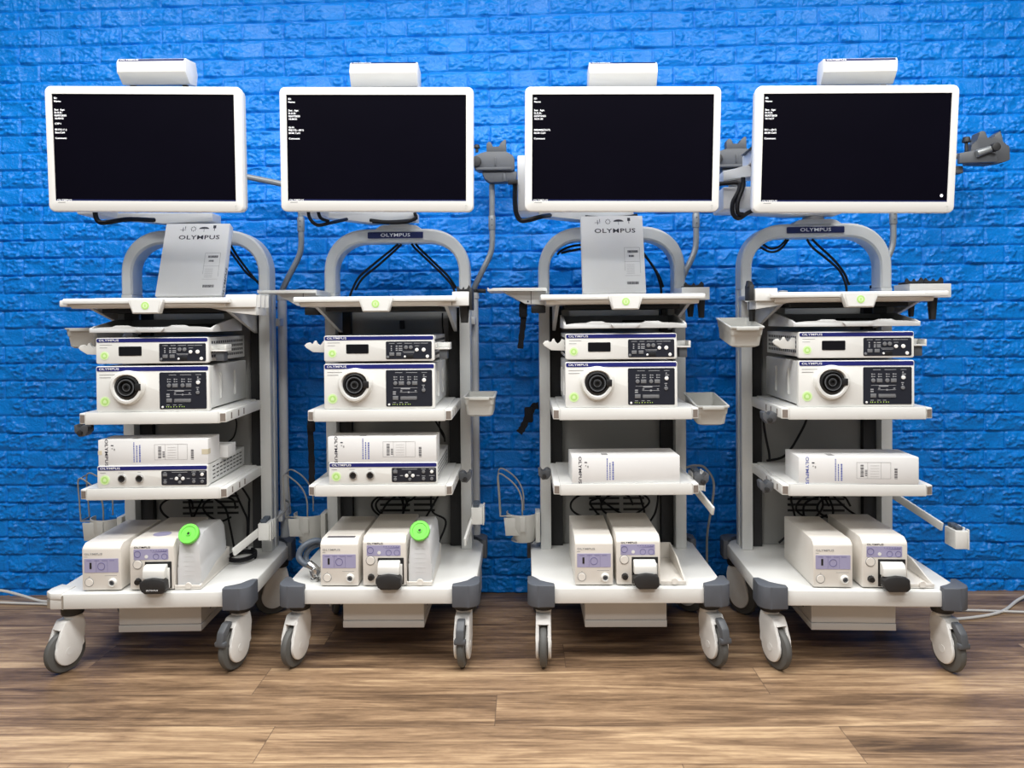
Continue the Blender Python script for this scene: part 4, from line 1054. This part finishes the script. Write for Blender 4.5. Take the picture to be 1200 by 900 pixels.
clip_arm(1, ((.205, .190, .330), (.262, .300, .372)), (.282, .320, .372), 'white clip arm beside the water tank at the right of the leftmost cart', rod=((.300, .345, .395), (.325, .46, .425), (.285, .54, .430)))
clip_arm(2, ((.262, .20, .352), (.278, .340, .396)), (.298, .350, .412), 'white clip arm at the right column of the second cart from the left', rod=((.300, .375, .420), (.296, .46, .425)))
clip_arm(3, ((.288, .085, .484), (.258, .22, .530)), (.272, .260, .550), 'white clip arm jutting forward at the right of the third cart\'s lower shelf')
clip_arm(4, ((.2760, .440, .466), (.340, .205, .408)), (.366, .165, .385), 'white clip arm swung out at the right of the rightmost cart')

# grey clamps on the shelf rails
def clamp(k, x, y, z, sx, label):
    t = thing('rail_clamp', label, 'clamp', k, x, y, z, group='dark grey rail clamps')
    m = MB(); m.prism([(0, -.010), (sx * .012, -.024), (sx * .030, -.026), (sx * .044, -.010), (sx * .046, .012), (sx * .036, .016), (sx * .034, .006), (sx * .026, .0), (sx * .020, .012), (sx * .010, .014), (0, .008)], 'y', -.015, .025, bev=.002); m.build('clamp_body', M['dgrey'], t)
    m = MB(); m.cyl((sx * .024, -.016, -.012), (sx * .024, -.026, -.012), .008, seg=16, bev=.001); m.build('screw', M['rubber'], t)
clamp(2, .2345, .30, .5655, 1, 'dark grey rail clamp at the right end of the second cart\'s lower shelf')
clamp(3, -.2345, .33, .5680, -1, 'dark grey rail clamp at the left end of the third cart\'s lower shelf')
clamp(3, .2345, .12, .5900, 1, 'dark grey rail clamp at the right end of the third cart\'s lower shelf')
clamp(4, -.2345, .16, .5600, -1, 'dark grey rail clamp at the left end of the rightmost cart\'s lower shelf')
clamp(4, -.2345, .12, .7950, -1, 'dark grey rail clamp at the left end of the rightmost cart\'s upper shelf')
clamp(1, -.2345, .12, .7700, -1, 'dark grey rail clamp at the left end of the leftmost cart\'s upper shelf')

# ------------------------------------------------------------------ straps
def strap(k, pts, w, label, knot=None, yth=.004):
    o0 = pts[0]
    t = thing('strap', label, 'strap', k, *o0, group='black straps hanging on the carts')
    m = MB(); tb = bmesh.new(); P = catmull([(p[0] - o0[0], p[1] - o0[1], p[2] - o0[2]) for p in pts], 6); rings = []
    for i, p in enumerate(P):
        d = (P[min(i + 1, len(P) - 1)] - P[max(i - 1, 0)]).normalized(); sd = d.cross(Vector((0, 1, 0))).normalized()
        ww = w * (1 + .12 * math.sin(i * 1.7))
        rings.append([tb.verts.new(p + sd * a * ww / 2 + Vector((0, b * yth / 2, 0))) for a, b in ((-1, -1), (1, -1), (1, 1), (-1, 1))])
    for a, b in zip(rings, rings[1:]):
        for j in range(4): tb.faces.new((a[j], a[(j + 1) % 4], b[(j + 1) % 4], b[j]))
    tb.faces.new(rings[0]); tb.faces.new(rings[-1][::-1]); m.merge(tb); m.build('webbing', M['strap'], t)
    if knot:
        m = MB(); x, y, z = knot[0] - o0[0], knot[1] - o0[1], knot[2] - o0[2]; m.box(x - knot[3], x + knot[3], y - .010, y + .010, z - knot[4], z + knot[4], .006); m.build('buckle', M['strap'], t)
strap(3, [(-.330, .285, 1.186), (-.330, .280, 1.155), (-.328, .280, 1.12), (-.334, .282, 1.07), (-.340, .282, 1.015)], .020, 'black strap hanging below the third cart\'s side table', knot=(-.329, .280, 1.150, .0145, .026))
strap(3, [(-.275, .40, .800), (-.295, .39, .795), (-.318, .38, .755), (-.335, .38, .720), (-.348, .38, .702)], .024, 'black strap bunched at the left column of the third cart below its upper shelf', knot=(-.312, .385, .768, .016, .028))
strap(2, [(-.2365, .14, .800), (-.253, .15, .785), (-.252, .15, .70), (-.250, .15, .62), (-.2505, .15, .575), (-.243, .15, .555)], .020, 'long black strap hanging between the second cart\'s two shelves', knot=(-.250, .15, .765, .012, .022))
strap(1, [(-.2355, .13, .785), (-.252, .13, .772), (-.265, .13, .762), (-.262, .13, .745)], .026, 'short black strap clipped under the leftmost cart\'s upper shelf')

# ------------------------------------------------------------------ scope poles and hangers
def pole(k, pts, label, r=.0115):
    t = thing('scope_pole', label, 'pole', k, .276, .575, 1.2255, group='curved grey poles behind the carts')
    Q = [(p[0] - .276, p[1] - .575, p[2] - 1.2255) for p in pts]
    m = MB(); m.tube(Q, r, 14, n=10); tb_ = m.build('tube', M['alu'], t)
    m = MB(); m.cyl((.073, .015, .245), (.073, .015, .300), .0142, seg=18, bev=.002); m.build('joint', M['alu'], t)
    m = MB()
    for dz in (.262, .284): m.cyl((.073, -.0005, dz), (.073, .0015, dz), .003, seg=10)
    m.build('screw', M['dgrey'], t)
    m = MB(); m.cyl((.0, .0, .0), (.0, .0, .012), .022, seg=18, bev=.002); m.cyl((.015, -.01, .006), (.048, -.012, .004), .008, seg=12, bev=.002); m.build('clamp_knob', M['rubber'], t)
    return t
base = [(.276, .575, 1.2260), (.279, .576, 1.245), (.305, .580, 1.300), (.340, .588, 1.372), (.349, .590, 1.42), (.349, .590, 1.50)]
pole(1, base[:-1] + [(.349, .59, 1.49), (.348, .59, 1.56), (.335, .590, 1.625), (.30, .58, 1.648), (.25, .57, 1.66), (.19, .565, 1.672), (.10, .56, 1.69)], 'curved grey pole at right rear of the leftmost cart, bending left behind its monitor')
pole(2, base + [(.350, .59, 1.60), (.350, .59, 1.648)], 'curved grey pole at right rear of the second cart from the left')
pole(3, base + [(.350, .59, 1.60), (.355, .59, 1.69), (.39, .585, 1.725), (.45, .58, 1.728)], 'curved grey pole at right rear of the third cart from the left')
pole(4, base + [(.352, .59, 1.60), (.360, .59, 1.67), (.40, .585, 1.712), (.50, .58, 1.722), (.60, .575, 1.724)], 'curved grey pole at right rear of the rightmost cart')
def make_hanger():
    t = thing('scope_hanger', 'h', 'scope hanger', 2, 0, 0, 0, group='dark grey scope hangers on the poles')
    m = MB(); m.prism([(-.078, -.020), (-.078, .026), (-.046, .040), (-.032, .043), (.047, .043), (.052, .036), (.070, .030), (.078, .016), (.078, -.024), (.070, -.032), (-.060, -.030)], 'y', -.055, .0, bev=.0025)
    m.prism([(-.030, .0432), (-.030, .074), (-.022, .084), (-.012, .082), (-.006, .062), (.018, .062), (.024, .078), (.040, .092), (.046, .090), (.047, .0432)], 'y', -.044, -.008, bev=.002)
    m.box(-.070, .066, -.060, -.0555, -.028, -.018, .001); m.box(.002, .007, -.059, -.0552, -.012, .020, .001)
    m.build('cradle', M['dgrey'], t)
    m = MB(); m.prism([(-.050, -.0325), (.088, -.0325), (.084, -.066), (.070, -.072), (-.018, -.074), (-.038, -.060)], 'y', -.045, .006, bev=.004); m.box(.034, .044, -.049, -.0452, -.070, -.040, .001); m.build('lower_cradle', M['dgrey'], t)
    m = MB(); m.cyl((-.070, -.0555, .004), (-.070, -.068, .004), .020, seg=22, bev=.003); m.cyl((-.068, -.028, .0465), (-.068, -.028, .062), .006, seg=12); m.cyl((-.068, -.028, .062), (-.068, -.028, .076), .013, .010, seg=12, bev=.002); m.build('knob', M['rubber'], t)
    return t
g0 = make_hanger()
place(g0, 2, .362, .590, 1.7225, 'dark grey scope hanger between the second and third monitors', True)
place(g0, 3, .488, .590, 1.7225, 'dark grey scope hanger between the third and rightmost monitors', False)
t = thing('scope_hanger', 'dark grey scope hanger sticking out right of the rightmost monitor, with a handle', 'scope hanger', 4, .658, .575, 1.712)
m = MB(); m.prism([(-.06, -.026), (-.05, .046), (-.026, .060), (-.024, .090), (-.008, .096), (.002, .090), (.004, .066), (.026, .064), (.034, .078), (.056, .094), (.062, .050), (.088, .036), (.090, -.014), (.072, -.022), (.02, -.030)], 'y', -.05, .0, bev=.003); m.build('cradle', M['dgrey'], t)
m = MB(); m.prism([(-.105, -.028), (.035, -.026), (.030, .004), (-.030, .022), (-.105, .010)], 'y', -.07, -.0505, bev=.004); m.box(-.105, -.075, -.04, .0, -.06, -.032, .004); m.build('bracket', M['dgrey'], t)
m = MB(); m.cyl((-.048, -.078, .004), (.012, -.078, .024), .014, .011, seg=18, bev=.002); m.build('handle', M['alu'], t)
m = MB(); m.cyl((.016, -.070, .026), (.016, -.095, .026), .016, seg=18, bev=.003); m.cyl((-.075, -.06, .018), (-.075, -.06, .050), .006, seg=10); m.cyl((-.075, -.06, .050), (-.075, -.06, .070), .016, .012, seg=10, bev=.002); m.build('knob', M['rubber'], t)

# ------------------------------------------------------------------ cables
def cable(k, strands, r, label, m_=None, group=None, smooth=True, tips=()):
    o0 = strands[0][0]
    t = thing('cable', label, 'cable', k, *o0, group=group)
    b = MB()
    for s in strands: b.tube([(p[0] - o0[0], p[1] - o0[1], p[2] - o0[2]) for p in s], r, 8, n=7)
    b.build('cable_strand', m_ or M['cable'], t)
    return t
cable(1, [[(.10, .47, 1.402), (.13, .47, 1.36), (.175, .47, 1.30), (.226, .475, 1.255), (.226, .48, 1.20)], [(.115, .475, 1.405), (.145, .475, 1.355), (.19, .475, 1.295), (.229, .482, 1.245)]], .0045, 'black cable pair crossing the leftmost cart\'s arch beside the leaning carton')
cable(2, [[(.0, .46, 1.406), (-.025, .46, 1.385), (-.09, .465, 1.335), (-.15, .47, 1.285), (-.178, .47, 1.235), (-.19, .47, 1.20)], [(.012, .465, 1.406), (-.01, .465, 1.385), (-.075, .47, 1.330), (-.138, .475, 1.28), (-.168, .475, 1.235)]], .0045, 'black cable pair falling to the left under the second cart\'s arch')
cable(2, [[(.050, .46, 1.406), (.068, .46, 1.385), (.12, .465, 1.335), (.17, .47, 1.285), (.205, .475, 1.24), (.21, .475, 1.20)], [(.065, .465, 1.406), (.084, .465, 1.385), (.135, .47, 1.335), (.185, .475, 1.285), (.215, .48, 1.24)]], .0045, 'black cable pair falling to the right under the second cart\'s arch')
cable(3, [[(.095, .46, 1.40), (.13, .465, 1.355), (.17, .47, 1.295), (.19, .475, 1.235), (.192, .475, 1.20)], [(.10, .465, 1.385), (.145, .47, 1.335), (.182, .475, 1.28), (.200, .48, 1.235)]], .0045, 'black cable pair falling right of the upright carton under the third cart\'s arch')
cable(3, [[(-.10, .46, 1.396), (-.14, .46, 1.392), (-.18, .462, 1.378), (-.20, .465, 1.36)], [(-.09, .465, 1.385), (-.14, .465, 1.376), (-.185, .467, 1.366)]], .0045, 'black cable loop tucked left of the upright carton under the third cart\'s arch')
cable(4, [[(-.02, .46, 1.405), (.0, .46, 1.375), (.05, .465, 1.335), (.10, .47, 1.29), (.125, .475, 1.24), (.13, .475, 1.20)], [(.0, .465, 1.405), (.03, .465, 1.375), (.08, .47, 1.33), (.12, .475, 1.28), (.14, .48, 1.235)]], .0045, 'black cable pair falling to the right under the rightmost cart\'s arch')
cable(4, [[(-.18, .46, 1.388), (-.15, .46, 1.372), (-.12, .46, 1.380), (-.095, .46, 1.405)], [(-.19, .465, 1.378), (-.15, .465, 1.360), (-.115, .465, 1.370), (-.085, .465, 1.405)]], .004, 'black cable loop hanging at top left under the rightmost cart\'s arch')
# loops below the monitors
cable(1, [[(-.245, .20, 1.52), (-.247, .20, 1.485), (-.235, .20, 1.462), (-.205, .20, 1.460), (-.165, .26, 1.478), (-.12, .36, 1.488)]], .0085, 'thick black cable looping below the leftmost monitor')
cable(2, [[(-.265, .20, 1.52), (-.262, .20, 1.475), (-.235, .20, 1.448), (-.20, .23, 1.458), (-.17, .36, 1.488)], [(-.235, .20, 1.52), (-.225, .20, 1.475), (-.20, .22, 1.462)]], .0060, 'black cable loops below the left part of the second monitor')
cable(2, [[(-.09, .383, 1.487), (-.03, .375, 1.479), (.04, .375, 1.481), (.078, .380, 1.490), (.075, .383, 1.512)], [(-.08, .380, 1.481), (-.01, .37, 1.475), (.05, .37, 1.478), (.085, .375, 1.494)]], .0062, 'black cable bundle lying over the second cart\'s arch hub')
cable(3, [[(-.353, .24, 1.592), (-.354, .24, 1.53), (-.350, .24, 1.487), (-.335, .24, 1.462), (-.31, .24, 1.462), (-.265, .26, 1.476), (-.23, .36, 1.494)]], .0085, 'thick black cable looping below the third monitor\'s arm')
cable(3, [[(-.10, .384, 1.492), (-.03, .382, 1.486), (.05, .382, 1.489), (.09, .384, 1.496)]], .005, 'black cable lying behind the top of the upright carton')
cable(4, [[(-.40, .24, 1.575), (-.36, .235, 1.578), (-.325, .23, 1.576), (-.325, .225, 1.55), (-.345, .225, 1.51), (-.345, .225, 1.472), (-.325, .225, 1.456), (-.295, .23, 1.474), (-.27, .24, 1.486)], [(-.31, .225, 1.595), (-.312, .225, 1.56), (-.33, .22, 1.51), (-.330, .22, 1.475), (-.31, .225, 1.468)]], .0075, 'thick black cable looping down from the rightmost monitor\'s arm')
m = MB(); m.box(-.378, -.344, .225, .254, 1.586, 1.601, .002); m.build('cable_clip', M['rubber'], carts[3])
# behind the lower shelves
def nest(k, sd, label):
    rr = random.Random(sd); st = []
    for j in range(5):
        x = rr.uniform(-.12, .16); p = [(x, .46, .535)]
        for i in range(4):
            x += rr.uniform(-.07, .07); p.append((max(-.17, min(.17, x)), .455 + rr.uniform(-.02, .02), .535 - .062 * (i + 1) + rr.uniform(-.02, .02)))
        st.append(p)
    for j in range(2):
        a = rr.uniform(-.1, .1); st.append([(a + .06 * math.cos(q), .44 + .015 * math.sin(q * 2), .42 + .045 * math.sin(q)) for q in [i * .7 for i in range(9)]])
    return cable(k, st, .0040, label, group='black cable tangles behind the lower units')
nest(1, 3, 'tangle of black cables behind the leftmost cart\'s pump'); nest(2, 8, 'tangle of black cables behind the second cart\'s pump')
nest(3, 5, 'tangle of black cables behind the third cart\'s pump'); nest(4, 7, 'tangle of black cables behind the rightmost cart\'s pump')
cable(1, [[(.190 + .045 * math.cos(q), .33 + .06 * math.sin(q), .2680 + .0012 * q) for q in [i * .6 for i in range(24)]]], .0045, 'coil of black cable lying on the leftmost cart\'s base behind the tank')
cable(1, [[(.12, .45, .79), (.135, .45, .74), (.125, .45, .69), (.10, .45, .665)]], .003, 'thin black cable behind the small carton on the leftmost cart')
cable(2, [[(.11, .45, .785), (.14, .45, .73), (.165, .45, .69), (.17, .45, .66)], [(.16, .45, .785), (.15, .45, .72), (.17, .45, .67)]], .0035, 'black cables behind the long carton on the second cart')
cable(4, [[(-.195, .42, .785), (-.19, .42, .72), (-.18, .42, .66), (-.172, .42, .62), (-.170, .42, .590)]], .0045, 'black cable hanging at the left between the rightmost cart\'s shelves')
cable(4, [[(-.02, .45, .785), (-.03, .45, .73), (-.06, .45, .67), (-.085, .45, .63), (-.12, .44, .6), (-.18, .42, .592)]], .0045, 'black cable curving behind the carton on the rightmost cart')
cable(2, [[(.165, .46, 1.145), (.165, .455, 1.10), (.17, .45, 1.05), (.172, .45, .99)]], .003, 'thin black cable hanging behind the second cart\'s processor')
# grey cable between carts 3 and 4, white mains cables on the floor
def world_cable(pts, r, m_, label):
    o = bpy.data.objects.new('cable', None); C.objects.link(o); o.location = pts[0]; tag(o, label, 'cable')
    b = MB(); b.tube([tuple(a - c for a, c in zip(p, pts[0])) for p in pts], r, 8, n=10); b.build('cable_strand', m_, o); return o
world_cable([W(3, .285, .50, .548), W(3, .32, .50, .556), W(3, .36, .51, .545), W(3, .395, .52, .49), W(3, .392, .53, .40), W(3, .375, .54, .28), W(3, .375, .55, .12), W(3, .37, .56, .012), W(3, .33, .58, .006)], .0045, M['cable_grey'], 'grey cable arching down between the third and rightmost carts')
world_cable([W(1, -.52, .66, .03), W(1, -.60, .655, .012), W(1, -.66, .65, .007), W(1, -.72, .65, .010), W(1, -.80, .66, .030), W(1, -.90, .68, .045), W(1, -1.05, .69, .05), W(1, -1.5, .69, .03), W(1, -1.8, .68, .007)], .0055, M['cable_white'], 'pale cable drooping from the left picture edge to behind the leftmost cart')
world_cable([W(1, -.50, .60, .006), W(1, -.65, .62, .006), W(1, -.8, .64, .006), W(1, -1.05, .66, .006), W(1, -1.8, .66, .006)], .0050, M['cable_white'], 'straight pale cable on the floor left of the leftmost cart')
world_cable([W(4, .50, .44, .006), W(4, .58, .46, .006), W(4, .66, .49, .006), W(4, .74, .54, .006), W(4, .85, .64, .010), W(4, .98, .70, .030), W(4, 1.12, .71, .04), W(4, 1.5, .70, .02), W(4, 1.9, .69, .007)], .0055, M['cable_white'], 'pale cable curving over the floor right of the rightmost cart toward the wall')
world_cable([W(4, .50, .52, .006), W(4, .60, .53, .006), W(4, .75, .52, .006), W(4, .90, .51, .006), W(4, 1.1, .50, .006), W(4, 1.9, .50, .006)], .0045, M['cable_white'], 'straighter pale cable on the floor right of the rightmost cart')

# ------------------------------------------------------------------ light, world, camera
def area(name, loc, rot, sx, sy, e, col=(1, 1, 1)):
    l = bpy.data.lights.new(name, 'AREA'); l.shape = 'RECTANGLE'; l.size = sx; l.size_y = sy; l.energy = e; l.color = col
    o = bpy.data.objects.new(name, l); C.objects.link(o); o.location = loc; o.rotation_euler = rot; return o
for i, x in enumerate((-1.7, 0, 1.7)):
    area('ceiling_lamp', (x, 1.10, 2.95), (0, 0, 0), 1.25, .60, 47, (1, .99, .97))
    area('ceiling_lamp', (x, 2.05, 2.95), (0, 0, 0), 1.25, .30, 18, (1, .99, .97))
    area('ceiling_lamp', (x, -.9, 2.95), (0, 0, 0), 1.25, .6, 24, (1, .99, .97))
wd = bpy.data.worlds.new('room_light'); bpy.context.scene.world = wd; wd.use_nodes = True
bg = wd.node_tree.nodes['Background']; bg.inputs[0].default_value = (.95, .97, 1, 1); bg.inputs[1].default_value = .125

F, T_, W_, R_ = 900.0, R(.8), R(.95), R(.5)
fx = Vector((math.cos(W_), math.sin(W_), 0))
fw = Vector((-math.sin(W_) * math.cos(T_), math.cos(W_) * math.cos(T_), -math.sin(T_)))
up = Vector((-math.sin(W_) * math.sin(T_), math.cos(W_) * math.sin(T_), math.cos(T_)))
cxv = fx * math.cos(R_) - up * math.sin(R_); cyv = fx * math.sin(R_) + up * math.cos(R_)
cam = bpy.data.cameras.new('camera'); co = bpy.data.objects.new('camera', cam); C.objects.link(co)
mt = Matrix((cxv, cyv, -fw)).transposed().to_4x4(); mt.translation = (0, 0, 1.116); co.matrix_world = mt
cam.sensor_fit = 'HORIZONTAL'; cam.sensor_width = 36; cam.lens = F / 1200 * 36
cam.shift_y = -(450 - 387.6) / 1200
sc = bpy.context.scene; sc.camera = co
sc.view_settings.view_transform = 'Standard'; sc.view_settings.look = 'None'; sc.view_settings.exposure = 0.0; sc.view_settings.gamma = 1.0
sc.view_settings.use_curve_mapping = False
